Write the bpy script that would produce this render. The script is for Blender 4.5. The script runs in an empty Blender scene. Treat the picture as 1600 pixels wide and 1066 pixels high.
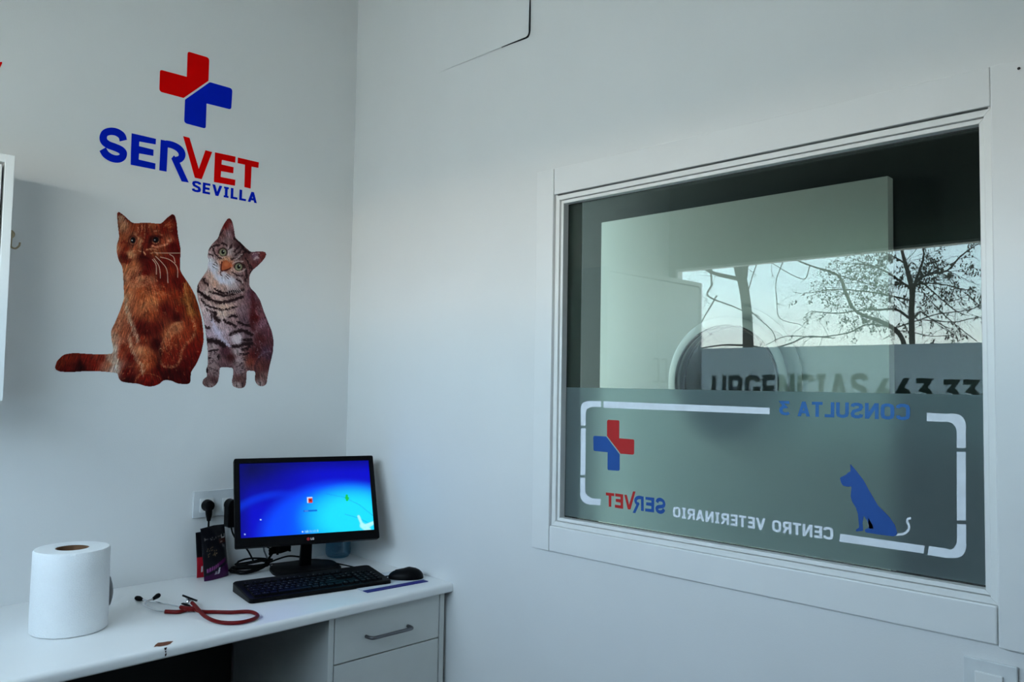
import bpy, math, random
import numpy as np
from mathutils import Vector, Matrix

# ------------------------------------------------------------------ camera
scene = bpy.context.scene
ZD = 0.74                                   # desk top height above the floor
F_PX = 1270.2378
CAM = np.array([-1.7801, -2.6575, 0.6490 + ZD])
_yaw, _pit, _rol = math.radians(45.1563), math.radians(3.0621), math.radians(0.9518)
FW = np.array([math.sin(_yaw) * math.cos(_pit), math.cos(_yaw) * math.cos(_pit), math.sin(_pit)])
_r = np.array([math.cos(_yaw), -math.sin(_yaw), 0.0])
_u = np.cross(_r, FW)
RT = _r * math.cos(_rol) + _u * math.sin(_rol)
UP = -_r * math.sin(_rol) + _u * math.cos(_rol)
cd = bpy.data.cameras.new('camera')
cam = bpy.data.objects.new('camera', cd)
scene.collection.objects.link(cam)
cd.sensor_fit = 'HORIZONTAL'; cd.sensor_width = 36.0
cd.lens = 36.0 * F_PX / 1600.0
cd.clip_start = 0.02; cd.clip_end = 500
cam.matrix_world = Matrix(((RT[0], UP[0], -FW[0], CAM[0]), (RT[1], UP[1], -FW[1], CAM[1]),
                           (RT[2], UP[2], -FW[2], CAM[2]), (0, 0, 0, 1)))
scene.camera = cam

# ------------------------------------------------------------------ sky, exposure
SKY_STRENGTH = 11.0
EXPOSURE = 0.30
vs = scene.view_settings
vs.view_transform = 'Standard'; vs.look = 'None'; vs.gamma = 1.0; vs.exposure = EXPOSURE
vs.use_curve_mapping = False
cy = scene.cycles
cy.use_adaptive_sampling = True; cy.adaptive_threshold = 0.02
cy.max_bounces = 8; cy.diffuse_bounces = 4; cy.glossy_bounces = 4; cy.transmission_bounces = 6; cy.transparent_max_bounces = 12
cy.caustics_reflective = False; cy.caustics_refractive = False
world = bpy.data.worlds.new('sky'); scene.world = world; world.use_nodes = True
wn = world.node_tree.nodes; wl = world.node_tree.links; wn.clear()
tc = wn.new('ShaderNodeTexCoord'); sp = wn.new('ShaderNodeSeparateXYZ'); rp = wn.new('ShaderNodeValToRGB')
bg = wn.new('ShaderNodeBackground'); wo = wn.new('ShaderNodeOutputWorld')
wl.new(tc.outputs['Generated'], sp.inputs[0]); wl.new(sp.outputs['Z'], rp.inputs[0])
e = rp.color_ramp.elements
e[0].position = 0.0; e[0].color = (1.0, 0.94, 0.86, 1)
e[1].position = 0.40; e[1].color = (0.60, 0.77, 0.98, 1)
k = rp.color_ramp.elements.new(0.12); k.color = (0.70, 0.88, 1.0, 1)
wl.new(rp.outputs[0], bg.inputs['Color']); bg.inputs['Strength'].default_value = SKY_STRENGTH
wl.new(bg.outputs[0], wo.inputs['Surface'])

# ------------------------------------------------------------------ room measures
XW = -2.118            # inner face of the outside window wall
YB = -3.7              # wall behind the camera
ZC = 2.165 + ZD        # ceiling
XG = 0.025             # room-side face of the interior window pane
WIN_Y0, WIN_Y1 = -0.045, -2.2
WIN_Z0, WIN_Z1 = 0.40 + ZD, 1.325 + ZD
FILM_Z = 0.864 + ZD

# sampling portal of the outside window (guides sky light, emits nothing itself)
pl = bpy.data.lights.new('window_portal', 'AREA'); pl.shape = 'RECTANGLE'
pl.size = WIN_Y0 - WIN_Y1; pl.size_y = WIN_Z1 - WIN_Z0
pl.cycles.is_portal = True
po = bpy.data.objects.new('window_portal', pl); scene.collection.objects.link(po)
po.matrix_world = Matrix.Translation((XW - 0.055, (WIN_Y0 + WIN_Y1) / 2, (WIN_Z0 + WIN_Z1) / 2)) @ \
    Matrix(((0, 0, -1, 0), (1, 0, 0, 0), (0, 1, 0, 0), (0, 0, 0, 1)))

# ------------------------------------------------------------------ picture -> place helpers
def ray(px, py):
    return FW + RT * (px - 800) / F_PX + UP * (533 - py) / F_PX
def on(ax, v, px, py):
    d = ray(px, py); return CAM + d * ((v - CAM[ax]) / d[ax])
def onL(px, py, off=0.0): return on(1, -off, px, py)         # left wall, off metres proud
def onR(px, py, x=0.0): return on(0, x, px, py)              # right wall plane
def onD(px, py, h=0.0): return on(2, ZD + h, px, py)         # desk plane
def mirrored(px, py, ax, v):                                 # seen mirrored in the interior pane
    d = ray(px, py); h = CAM + d * ((XG - CAM[0]) / d[0]); d2 = d * np.array([-1, 1, 1])
    return h + d2 * ((v - h[ax]) / d2[ax])

# ------------------------------------------------------------------ materials
MATS = {}
def lin(c):
    return tuple((x / 255 / 12.92) if x / 255 <= .04045 else ((x / 255 + .055) / 1.055) ** 2.4 for x in c)
def mat(name, col, rough=0.5, metal=0.0, var=0.04, scale=30.0, bump=0.0, bscale=200.0, spec=0.5, trans=0.0, ior=1.45, emit=None, estr=1.0, coat=0.0, stretch=None):
    if name in MATS: return MATS[name]
    m = bpy.data.materials.new(name); m.use_nodes = True
    n = m.node_tree.nodes; l = m.node_tree.links; b = n['Principled BSDF']
    b.inputs['Roughness'].default_value = rough; b.inputs['Metallic'].default_value = metal
    b.inputs['Specular IOR Level'].default_value = spec; b.inputs['IOR'].default_value = ior
    b.inputs['Transmission Weight'].default_value = trans
    b.inputs['Coat Weight'].default_value = coat
    t = n.new('ShaderNodeTexCoord'); src = t.outputs['Object']
    if stretch:
        mp = n.new('ShaderNodeMapping'); mp.inputs['Scale'].default_value = stretch
        l.new(src, mp.inputs[0]); src = mp.outputs[0]
    nz = n.new('ShaderNodeTexNoise'); nz.inputs['Scale'].default_value = scale; nz.inputs['Detail'].default_value = 3
    l.new(src, nz.inputs['Vector'])
    r = n.new('ShaderNodeValToRGB')
    r.color_ramp.elements[0].position = .3; r.color_ramp.elements[1].position = .7
    r.color_ramp.elements[0].color = tuple(max(0, c * (1 - var)) for c in col) + (1,)
    r.color_ramp.elements[1].color = tuple(min(1, c * (1 + var)) for c in col) + (1,)
    l.new(nz.outputs['Fac'], r.inputs[0]); l.new(r.outputs[0], b.inputs['Base Color'])
    if bump:
        nb = n.new('ShaderNodeTexNoise'); nb.inputs['Scale'].default_value = bscale; nb.inputs['Detail'].default_value = 4
        l.new(src, nb.inputs['Vector'])
        bp = n.new('ShaderNodeBump'); bp.inputs['Strength'].default_value = bump; bp.inputs['Distance'].default_value = .002
        l.new(nb.outputs['Fac'], bp.inputs['Height']); l.new(bp.outputs[0], b.inputs['Normal'])
    if emit is not None:
        b.inputs['Emission Color'].default_value = tuple(emit) + (1,); b.inputs['Emission Strength'].default_value = estr
    MATS[name] = m; return m
def mat_pane(name, tint, r0):
    """thin glass: straight-through tinted light plus a mirror share that grows at grazing angles"""
    m = bpy.data.materials.new(name); m.use_nodes = True
    n = m.node_tree.nodes; l = m.node_tree.links; n.clear()
    o = n.new('ShaderNodeOutputMaterial'); mx = n.new('ShaderNodeMixShader'); tr = n.new('ShaderNodeBsdfTransparent'); gl = n.new('ShaderNodeBsdfGlossy')
    gl.inputs['Roughness'].default_value = 0.0; tr.inputs['Color'].default_value = tuple(tint) + (1,)
    lw = n.new('ShaderNodeLayerWeight'); lw.inputs['Blend'].default_value = .5
    p = n.new('ShaderNodeMath'); p.operation = 'POWER'; p.inputs[1].default_value = 5
    a = n.new('ShaderNodeMath'); a.operation = 'MULTIPLY_ADD'; a.inputs[1].default_value = 1 - r0; a.inputs[2].default_value = r0
    l.new(lw.outputs['Facing'], p.inputs[0]); l.new(p.outputs[0], a.inputs[0]); l.new(a.outputs[0], mx.inputs[0])
    l.new(tr.outputs[0], mx.inputs[1]); l.new(gl.outputs[0], mx.inputs[2]); l.new(mx.outputs[0], o.inputs[0])
    MATS[name] = m; return m
def mat_translucent(name, tcol, dcol, tfac, refr=None):
    """frosted film: diffuse share, scattered-through share"""
    m = bpy.data.materials.new(name); m.use_nodes = True
    n = m.node_tree.nodes; l = m.node_tree.links; n.clear()
    o = n.new('ShaderNodeOutputMaterial'); mx = n.new('ShaderNodeMixShader'); mx.inputs[0].default_value = tfac
    d = n.new('ShaderNodeBsdfDiffuse'); d.inputs['Color'].default_value = tuple(dcol) + (1,)
    nz = n.new('ShaderNodeTexNoise'); nz.inputs['Scale'].default_value = 900
    t0 = n.new('ShaderNodeTexCoord'); l.new(t0.outputs['Object'], nz.inputs['Vector'])
    hs = n.new('ShaderNodeMixRGB'); hs.inputs[1].default_value = tuple(c * .94 for c in tcol) + (1,); hs.inputs[2].default_value = tuple(tcol) + (1,)
    l.new(nz.outputs['Fac'], hs.inputs[0])
    if refr is None:
        t = n.new('ShaderNodeBsdfTranslucent')
    else:
        t = n.new('ShaderNodeBsdfRefraction'); t.inputs['Roughness'].default_value = refr; t.inputs['IOR'].default_value = 1.2
    l.new(hs.outputs[0], t.inputs['Color'])
    l.new(d.outputs[0], mx.inputs[1]); l.new(t.outputs[0], mx.inputs[2]); l.new(mx.outputs[0], o.inputs[0])
    MATS[name] = m; return m
def mat_attr(name, rough=.5, emission=0.0, spec=.4):
    """flat print or screen picture stored on the mesh as a colour attribute"""
    m = bpy.data.materials.new(name); m.use_nodes = True
    n = m.node_tree.nodes; l = m.node_tree.links; b = n['Principled BSDF']
    a = n.new('ShaderNodeAttribute'); a.attribute_name = 'print'
    b.inputs['Roughness'].default_value = rough; b.inputs['Specular IOR Level'].default_value = spec
    if emission:
        b.inputs['Base Color'].default_value = (.01, .01, .012, 1)
        l.new(a.outputs['Color'], b.inputs['Emission Color']); b.inputs['Emission Strength'].default_value = emission
    else:
        l.new(a.outputs['Color'], b.inputs['Base Color'])
    MATS[name] = m; return m

# ------------------------------------------------------------------ mesh helpers
COL = scene.collection
WLOC = {}
def empty(name, loc, rz=0.0):
    o = bpy.data.objects.new(name, None); COL.objects.link(o); o.location = tuple(loc); o.rotation_euler = (0, 0, rz)
    o.empty_display_size = .05; WLOC[o.name] = np.array(loc, float); return o
def tag(o, label=None, cat=None, group=None, kind=None):
    if label: o['label'] = label
    if cat: o['category'] = cat
    if group: o['group'] = group
    if kind: o['kind'] = kind
    return o
class MB:
    def __init__(s): s.v = []; s.f = []
    def add(s, vs, fs):
        b = len(s.v); s.v += [tuple(map(float, q)) for q in vs]; s.f += [tuple(b + i for i in f) for f in fs]; return s
    def box(s, a, b):
        (x0, y0, z0), (x1, y1, z1) = np.minimum(a, b), np.maximum(a, b)
        return s.add([(x0, y0, z0), (x1, y0, z0), (x1, y1, z0), (x0, y1, z0), (x0, y0, z1), (x1, y0, z1), (x1, y1, z1), (x0, y1, z1)],
                     [(0, 3, 2, 1), (4, 5, 6, 7), (0, 1, 5, 4), (1, 2, 6, 5), (2, 3, 7, 6), (3, 0, 4, 7)])
    def prism(s, base, off):
        n = len(base); base = [np.array(p, float) for p in base]; off = np.array(off, float)
        vs = base + [p + off for p in base]
        return s.add(vs, [tuple(range(n))[::-1], tuple(range(n, 2 * n))] + [(i, (i + 1) % n, n + (i + 1) % n, n + i) for i in range(n)])
    def ngon(s, pts): return s.add(pts, [tuple(range(len(pts)))])
    def lathe(s, prof, center, seg=32, axis=2, cap=True):
        c = np.array(center, float); vs = []; fs = []
        for (r, h) in prof:
            for i in range(seg):
                a = 2 * math.pi * i / seg
                if axis == 2: q = (r * math.cos(a), r * math.sin(a), h)
                elif axis == 0: q = (h, r * math.cos(a), r * math.sin(a))
                else: q = (r * math.cos(a), h, r * math.sin(a))
                vs.append(c + q)
        m = len(prof)
        for j in range(m - 1):
            for i in range(seg):
                k = (i + 1) % seg; fs.append((j * seg + i, j * seg + k, (j + 1) * seg + k, (j + 1) * seg + i))
        if cap:
            fs.append(tuple(range(seg))[::-1]); fs.append(tuple(range((m - 1) * seg, m * seg)))
        return s.add(vs, fs)
    def tube(s, pts, rad, seg=8, cap=True):
        P = [np.array(p, float) for p in pts]; n = len(P)
        R = rad if hasattr(rad, '__len__') else [rad] * n
        vs = []; fs = []; prev = None
        for i in range(n):
            t = P[min(i + 1, n - 1)] - P[max(i - 1, 0)]; t = t / (np.linalg.norm(t) + 1e-12)
            if prev is None:
                a = np.array([0, 0, 1.0]) if abs(t[2]) < .9 else np.array([1.0, 0, 0])
                e1 = np.cross(t, a)
            else: e1 = prev - t * (prev @ t)
            e1 = e1 / (np.linalg.norm(e1) + 1e-12); prev = e1; e2 = np.cross(t, e1)
            for k in range(seg):
                a = 2 * math.pi * k / seg; vs.append(P[i] + (e1 * math.cos(a) + e2 * math.sin(a)) * R[i])
        for i in range(n - 1):
            for k in range(seg):
                q = (k + 1) % seg; fs.append((i * seg + k, i * seg + q, (i + 1) * seg + q, (i + 1) * seg + k))
        if cap: fs.append(tuple(range(seg))[::-1]); fs.append(tuple(range((n - 1) * seg, n * seg)))
        return s.add(vs, fs)
    def build(s, name, m, parent=None, origin=None, local=False, smooth=False, bevel=0.0, bseg=2):
        me = bpy.data.meshes.new(name)
        o = bpy.data.objects.new(name, me); COL.objects.link(o)
        base = np.zeros(3)
        if parent is not None and not local: base = WLOC[parent.name]
        org = np.array(origin, float) if origin is not None else base
        V = np.array(s.v, float).reshape(-1, 3)
        if not local: V = V - org
        me.from_pydata(V.tolist(), [], s.f); me.update()
        if not local:
            o.location = tuple(org - base); WLOC[o.name] = org
        else: WLOC[o.name] = base
        if parent is not None: o.parent = parent
        if m: me.materials.append(MATS[m] if isinstance(m, str) else m)
        if smooth:
            for p in me.polygons: p.use_smooth = True
            try: me.set_sharp_from_angle(angle=math.radians(40))
            except Exception: pass
        if bevel:
            md = o.modifiers.new('bevel', 'BEVEL'); md.width = bevel; md.segments = bseg; md.limit_method = 'ANGLE'; md.angle_limit = math.radians(40)
        return o
def box(name, a, b, m, parent=None, bevel=0.0, origin=None, local=False):
    return MB().box(a, b).build(name, m, parent, origin=origin, bevel=bevel, local=local)
def smooth_path(pts, n=8):
    P = [np.array(p, float) for p in pts]; P = [2 * P[0] - P[1]] + P + [2 * P[-1] - P[-2]]; out = []
    for i in range(1, len(P) - 2):
        for k in range(n):
            t = k / n; a, b, c, d = P[i - 1], P[i], P[i + 1], P[i + 2]
            out.append(.5 * (2 * b + (c - a) * t + (2 * a - 5 * b + 4 * c - d) * t * t + (3 * b - a - 3 * c + d) * t ** 3))
    out.append(P[-2]); return out
def round_poly(pts, rad, seg=5):
    """polygon in 2D with rounded corners; rad per vertex or one number"""
    P = [np.array(p, float) for p in pts]; n = len(P); R = rad if hasattr(rad, '__len__') else [rad] * n; out = []
    for i in range(n):
        p, a, b = P[i], P[i - 1], P[(i + 1) % n]
        if R[i] <= 0: out.append(p); continue
        da, db = a - p, b - p; la, lb = np.linalg.norm(da), np.linalg.norm(db)
        q = min(R[i], la * .48, lb * .48); s = p + da / la * q; t = p + db / lb * q
        for k in range(seg + 1):
            u = k / seg; out.append((1 - u) ** 2 * s + 2 * u * (1 - u) * p + u * u * t)
    return out
def rrect(w, h, r, seg=5):
    return round_poly([(-w / 2, -h / 2), (w / 2, -h / 2), (w / 2, h / 2), (-w / 2, h / 2)], r, seg)

# ------------------------------------------------------------------ stroke lettering
GL = {
 'A': (.74, [[(.08, -.1), (.37, 1.0)], [(.66, -.1), (.37, 1.0)], [(.2, .3), (.54, .3)]]),
 'C': (.68, [[(.6, .72), (.58, .84), (.46, .9), (.28, .9), (.14, .84), (.1, .7), (.1, .3), (.14, .16), (.28, .1), (.46, .1), (.58, .16), (.6, .28)]]),
 'E': (.60, [[(.1, 0), (.1, 1)], [(.1, .9), (.56, .9)], [(.1, .5), (.52, .5)], [(.1, .1), (.56, .1)]]),
 'G': (.70, [[(.6, .74), (.56, .85), (.44, .9), (.28, .9), (.14, .84), (.1, .7), (.1, .3), (.14, .16), (.28, .1), (.46, .1), (.58, .16), (.6, .28), (.6, .46), (.36, .46)]]),
 'I': (.44, [[(.22, 0), (.22, 1)], [(.03, .92), (.41, .92)], [(.03, .08), (.41, .08)]]),
 'L': (.56, [[(.1, 0), (.1, 1)], [(.1, .1), (.54, .1)]]),
 'N': (.72, [[(.1, 0), (.1, 1)], [(.62, 0), (.62, 1)], [(.1, 1), (.62, 0)]]),
 'O': (.70, [[(.28, .9), (.42, .9), (.56, .84), (.6, .7), (.6, .3), (.56, .16), (.42, .1), (.28, .1), (.14, .16), (.1, .3), (.1, .7), (.14, .84), (.28, .9)]]),
 'R': (.68, [[(.1, 0), (.1, 1)], [(.1, .9), (.44, .9), (.56, .82), (.58, .68), (.54, .54), (.42, .46), (.1, .46)], [(.36, .46), (.62, -.05)]]),
 'S': (.66, [[(.57, .74), (.54, .85), (.42, .9), (.26, .9), (.13, .84), (.1, .72), (.16, .58), (.33, .51), (.5, .44), (.56, .3), (.53, .16), (.4, .1), (.24, .1), (.12, .15), (.08, .27)]]),
 'T': (.62, [[(.31, 0), (.31, 1)], [(0, .9), (.62, .9)]]),
 'U': (.70, [[(.1, 1), (.1, .3), (.14, .16), (.28, .1), (.42, .1), (.56, .16), (.6, .3), (.6, 1)]]),
 'V': (.72, [[(.06, 1.1), (.36, 0)], [(.66, 1.1), (.36, 0)]]),
 'W': (.96, [[(.06, 1.1), (.26, 0)], [(.26, 0), (.48, 1)], [(.48, 1), (.7, 0)], [(.7, 0), (.9, 1.1)]]),
 '3': (.64, [[(.06, .9), (.54, .9), (.3, .58), (.45, .55), (.55, .45), (.56, .28), (.48, .14), (.34, .1), (.2, .1), (.08, .18)]]),
 '6': (.66, [[(.5, 1.05), (.16, .46), (.1, .3), (.15, .15), (.3, .1), (.42, .12), (.54, .2), (.56, .34), (.48, .5), (.34, .54), (.22, .5)]]),
 '8': (.66, [[(.33, .54), (.16, .62), (.14, .78), (.22, .88), (.33, .9), (.44, .88), (.52, .78), (.5, .62), (.33, .54), (.13, .42), (.1, .28), (.16, .14), (.33, .1), (.5, .14), (.56, .28), (.53, .42), (.33, .54)]]),
 '7': (.60, [[(.04, .9), (.52, .9), (.22, -.05)]]),
 ' ': (.34, []),
}
def clip_y(poly, lo=0.0, hi=1.0):
    for bound, sgn in ((lo, 1), (hi, -1)):
        out = []
        for i in range(len(poly)):
            a, b = poly[i - 1], poly[i]; da, db = sgn * (a[1] - bound), sgn * (b[1] - bound)
            if da >= 0: out.append(a)
            if (da >= 0) != (db >= 0):
                t = da / (da - db); out.append(a + (b - a) * t)
        poly = out
        if len(poly) < 3: return []
    return poly
def stroke_polys(line, t):
    """one mitred strip per stroke: quads that do not overlap each other"""
    P = [np.array(p, float) for p in line]; n = len(P); closed = n > 3 and np.linalg.norm(P[0] - P[-1]) < 1e-6
    L, R = [], []
    for i in range(n):
        a = P[i] - P[i - 1] if i else (P[0] - P[-2] if closed else P[1] - P[0])
        c = P[i + 1] - P[i] if i < n - 1 else (P[1] - P[0] if closed else P[-1] - P[-2])
        a = a / (np.linalg.norm(a) + 1e-12); c = c / (np.linalg.norm(c) + 1e-12)
        na, nc = np.array([-a[1], a[0]]), np.array([-c[1], c[0]]); m = na + nc; m = m / (np.linalg.norm(m) + 1e-9)
        k = min(1 / max(m @ na, .3), 1.9); L.append(P[i] + m * k * t / 2); R.append(P[i] - m * k * t / 2)
    return [[R[i], R[i + 1], L[i + 1], L[i]] for i in range(n - 1)]
def text_run(s, bl, br, tl, m, parent, off=(0, 0, 0), t=.2, gap=.1, name='letter'):
    """lettering laid on a plane: baseline from bl to br, cap height from bl to tl; each letter its own part"""
    bl, br, tl = np.array(bl), np.array(br), np.array(tl); off = np.array(off, float)
    adv = [GL[c][0] + gap for c in s]; tot = sum(adv) - gap; x = 0; objs = []
    ex = (br - bl) / tot; ey = tl - bl
    nrm = np.cross(ex, ey); nrm = nrm / np.linalg.norm(nrm)
    if nrm @ (CAM - bl) < 0: nrm = -nrm          # each stroke a hair above the one before
    for c, a in zip(s, adv):
        mb = MB()
        for si, line in enumerate(GL[c][1]):
            for poly in stroke_polys(line, t):
                q = clip_y(poly)
                if len(q) >= 3: mb.ngon([bl + ex * (x + p[0]) + ey * p[1] + off + nrm * (6e-5 * si) for p in q])
        if mb.v: objs.append(mb.build(name, m, parent))
        x += a
    return objs

# ================================================================== SETTING
mat('wall_paint', (.80, .80, .79), rough=.55, var=.015, scale=3, bump=.12, bscale=260)
mat('ceiling_paint', (.82, .82, .80), rough=.7, var=.02)
mat('floor_vinyl', (.13, .135, .14), rough=.4, var=.12, scale=12)
mat('casing_white', (.84, .84, .83), rough=.32, var=.012, scale=8, bump=.05, bscale=120)
mat('bead_white', (.86, .86, .84), rough=.3, var=.01)
mat('jamb_grey', (.42, .42, .40), rough=.5, var=.03)
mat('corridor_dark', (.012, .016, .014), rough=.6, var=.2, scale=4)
mat('door_white', (.44, .46, .44), rough=.4, var=.015)
mat('rim_steel', (.55, .57, .57), rough=.3, metal=.8)
mat('black_rubber', (.01, .01, .011), rough=.6)
mat_pane('interior_glass', (.74, .84, .80), .045)
mat_pane('outside_glass', (.96, .98, .97), .03)
mat_pane('porthole_glass', (.4, .5, .55), .24)

def struct(o): o['kind'] = 'structure'; return o
LOY, HIY = -2.205, -1.068; LOZ, HIZ = .236 + ZD, 1.216 + ZD    # hole in the right wall
def holed(name, m, x0, x1, ya, yb, za, zb, hy0, hy1, hz0, hz1):
    b = MB()
    b.box((x0, ya, za), (x1, yb, hz0)); b.box((x0, ya, hz1), (x1, yb, zb))
    b.box((x0, ya, hz0), (x1, hy0, hz1)); b.box((x0, hy1, hz0), (x1, yb, hz1))
    return struct(b.build(name, m, origin=(x0, 0, 0)))
holed('wall_right', 'wall_paint', 0, .10, YB, .12, 0, ZC, LOY, HIY, LOZ, HIZ)
struct(box('wall_left', (XW - .06, 0, 0), (0, .12, ZC), 'wall_paint', origin=(0, 0, 0)))
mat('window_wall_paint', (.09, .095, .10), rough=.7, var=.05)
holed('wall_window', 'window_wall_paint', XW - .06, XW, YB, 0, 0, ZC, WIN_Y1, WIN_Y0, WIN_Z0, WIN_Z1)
struct(box('wall_back', (XW - .06, YB - .1, 0), (.1, YB, ZC), 'wall_paint', origin=(0, YB, 0)))
struct(box('floor', (XW - .06, YB - .1, -.1), (.1, .12, 0), 'floor_vinyl', origin=(0, 0, 0)))
struct(box('ceiling', (XW - .06, YB - .1, ZC), (.1, .12, ZC + .1), 'ceiling_paint', origin=(0, 0, ZC)))

# ---- interior window in the right wall
w1 = struct(empty('window_1', (0, (LOY + HIY) / 2, LOZ)))
yl0, yl1, yr = -.994, -1.062, -2.212
zt0, zt1, zb0, zb1 = 1.290 + ZD, 1.212 + ZD, .243 + ZD, .170 + ZD
box('casing', (-.012, yl1 + .0008, zb1), (.0, yl0, zt0), 'casing_white', w1, bevel=.002)
box('casing', (-.011, yr + .0008, zt1), (.0, yl1 - .0008, zt0), 'casing_white', w1, bevel=.002)
box('casing', (-.012, yr + .002, zb1), (.0, yl1 - .0008, zb0), 'casing_white', w1, bevel=.003)
box('casing', (-.016, yr - .13, zb1 - .004), (.0, yr - .0008, zt0), 'casing_white', w1, bevel=.003)
def ring(nm, x0, x1, ya, yb, za, zb, wd, m, bevel=.0012):
    """four mitred bars around an opening; ya>yb"""
    for (p, q) in (((ya, za), (ya, zb)), ((ya, zb), (yb, zb)), ((yb, zb), (yb, za)), ((yb, za), (ya, za))):
        def inn(c): return (c[0] + (-wd if c[0] == ya else wd), c[1] + (wd if c[1] == za else -wd))
        pts = [p, q, inn(q), inn(p)]
        MB().prism([(x0, a, b) for a, b in pts], (x1 - x0, 0, 0)).build(nm, m, w1, bevel=bevel)
ring('glazing_bead', -.005, .02, -1.0665, yr + .0005, zb0 + .0005, zt1 - .004, .0135, 'bead_white')
ring('glazing_bead', .001, .0245, -1.0815, yr + .0145, zb0 + .0155, zt1 - .019, .0095, 'bead_white')
ring('gasket', .0243, .0249, -1.0905, yr + .0235, zb0 + .0245, zt1 - .0278, .002, 'black_rubber', 0)
GY0, GY1, GZ0, GZ1 = -1.086, -2.196, .266 + ZD, 1.199 + ZD
box('pane', (XG, GY1, GZ0), (XG + .005, GY0, GZ1), 'interior_glass', w1)
ring('outer_frame', .034, .10, -1.0685, LOY + .0005, LOZ + .0005, HIZ - .0005, .012, 'jamb_grey')
ring('outer_casing', .1003, .112, -1.02, LOY - .05, LOZ - .05, HIZ + .05, .05, 'jamb_grey')

sq = onR(1592, 107, -.0165)
MB().lathe([(.0028, 0), (.0028, -.0006), (.001, -.0008)], sq, 12, axis=0).build('screw', 'black_rubber', w1)

# ---- corridor beyond the interior window
XC = .93
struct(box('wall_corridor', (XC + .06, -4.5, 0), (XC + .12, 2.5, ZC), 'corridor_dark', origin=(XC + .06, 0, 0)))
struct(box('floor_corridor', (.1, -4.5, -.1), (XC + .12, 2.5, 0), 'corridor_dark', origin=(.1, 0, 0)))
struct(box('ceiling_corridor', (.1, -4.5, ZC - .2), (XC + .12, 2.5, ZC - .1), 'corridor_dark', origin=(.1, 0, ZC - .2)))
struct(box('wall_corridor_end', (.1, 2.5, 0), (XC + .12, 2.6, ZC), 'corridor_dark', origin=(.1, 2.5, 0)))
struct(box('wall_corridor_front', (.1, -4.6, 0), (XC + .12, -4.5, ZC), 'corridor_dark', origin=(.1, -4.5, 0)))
dL, dR = onR(940, 342, XC), onR(1387, 283, XC)
d1 = struct(empty('door_1', (XC, (dL[1] + dR[1]) / 2, 0)))
pc = onR(1137, 598, XC); PR = .5 * (onR(1029, 598, XC)[1] - onR(1248, 598, XC)[1])
ZDT = (dL[2] + dR[2]) / 2
# leaf with a round hole
def leaf_ring(x, r, n=48): return [(x, pc[1] + r * math.cos(2 * math.pi * i / n), pc[2] + r * math.sin(2 * math.pi * i / n)) for i in range(n)]
def leaf_edge(x, n=48):
    out = []
    for i in range(n):
        a = 2 * math.pi * i / n; c, s = math.cos(a), math.sin(a); k = 1e9
        for (lim, comp) in ((dL[1] - pc[1], c), (dR[1] - pc[1], c), (ZDT - pc[2], s), (.01 - pc[2], s)):
            if abs(comp) > 1e-9 and lim / comp > 0: k = min(k, lim / comp)
        out.append((x, pc[1] + c * k, pc[2] + s * k))
    return out
b = MB(); n = 48
corner_pts = [(dL[1], ZDT), (dR[1], ZDT), (dR[1], .01), (dL[1], .01)]
for x, flip in ((XC, False), (XC + .045, True)):
    A = leaf_ring(x, PR * .80); B = leaf_edge(x)
    for i in range(n):
        k = (i + 1) % n; q = [A[i], B[i]]
        e1, e2 = B[i], B[k]
        if abs(e1[1] - e2[1]) > 1e-6 and abs(e1[2] - e2[2]) > 1e-6:
            cy = e1[1] if (abs(e1[1] - dL[1]) < 1e-6 or abs(e1[1] - dR[1]) < 1e-6) else e2[1]
            cz = e1[2] if (abs(e1[2] - ZDT) < 1e-6 or abs(e1[2] - .01) < 1e-6) else e2[2]
            q.append((x, cy, cz))
        q += [B[k], A[k]]
        b.ngon(q if flip else q[::-1])
A0, A1 = leaf_ring(XC, PR * .80), leaf_ring(XC + .045, PR * .80)
for i in range(n): k = (i + 1) % n; b.add([A0[i], A0[k], A1[k], A1[i]], [(0, 1, 2, 3)])
for i in range(4):
    p, q = corner_pts[i], corner_pts[(i + 1) % 4]
    b.add([(XC, *p), (XC, *q), (XC + .045, *q), (XC + .045, *p)], [(0, 1, 2, 3)])
b.build('door_leaf', 'door_white', d1)
c0 = (XC, pc[1], pc[2])
MB().lathe([(PR * .79, .0), (PR * .79, -.006), (PR, -.006), (PR, .0)], c0, 64, axis=0, cap=False).build('porthole_flange', 'door_white', d1, smooth=True)
MB().lathe([(PR * .80, -.006), (PR * .845, -.022), (PR * .82, -.026), (PR * .74, -.026), (PR * .73, .02)], c0, 64, axis=0, cap=False).build('porthole_rim', 'door_white', d1, smooth=True)
MB().lathe([(PR * .725, -.024), (PR * .735, -.028), (PR * .72, -.029), (PR * .70, -.024)], c0, 64, axis=0, cap=False).build('porthole_seal', 'black_rubber', d1, smooth=True)
MB().lathe([(PR * .735, .006), (PR * .735, .010)], c0, 64, axis=0).build('porthole_pane', 'porthole_glass', d1)

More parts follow.
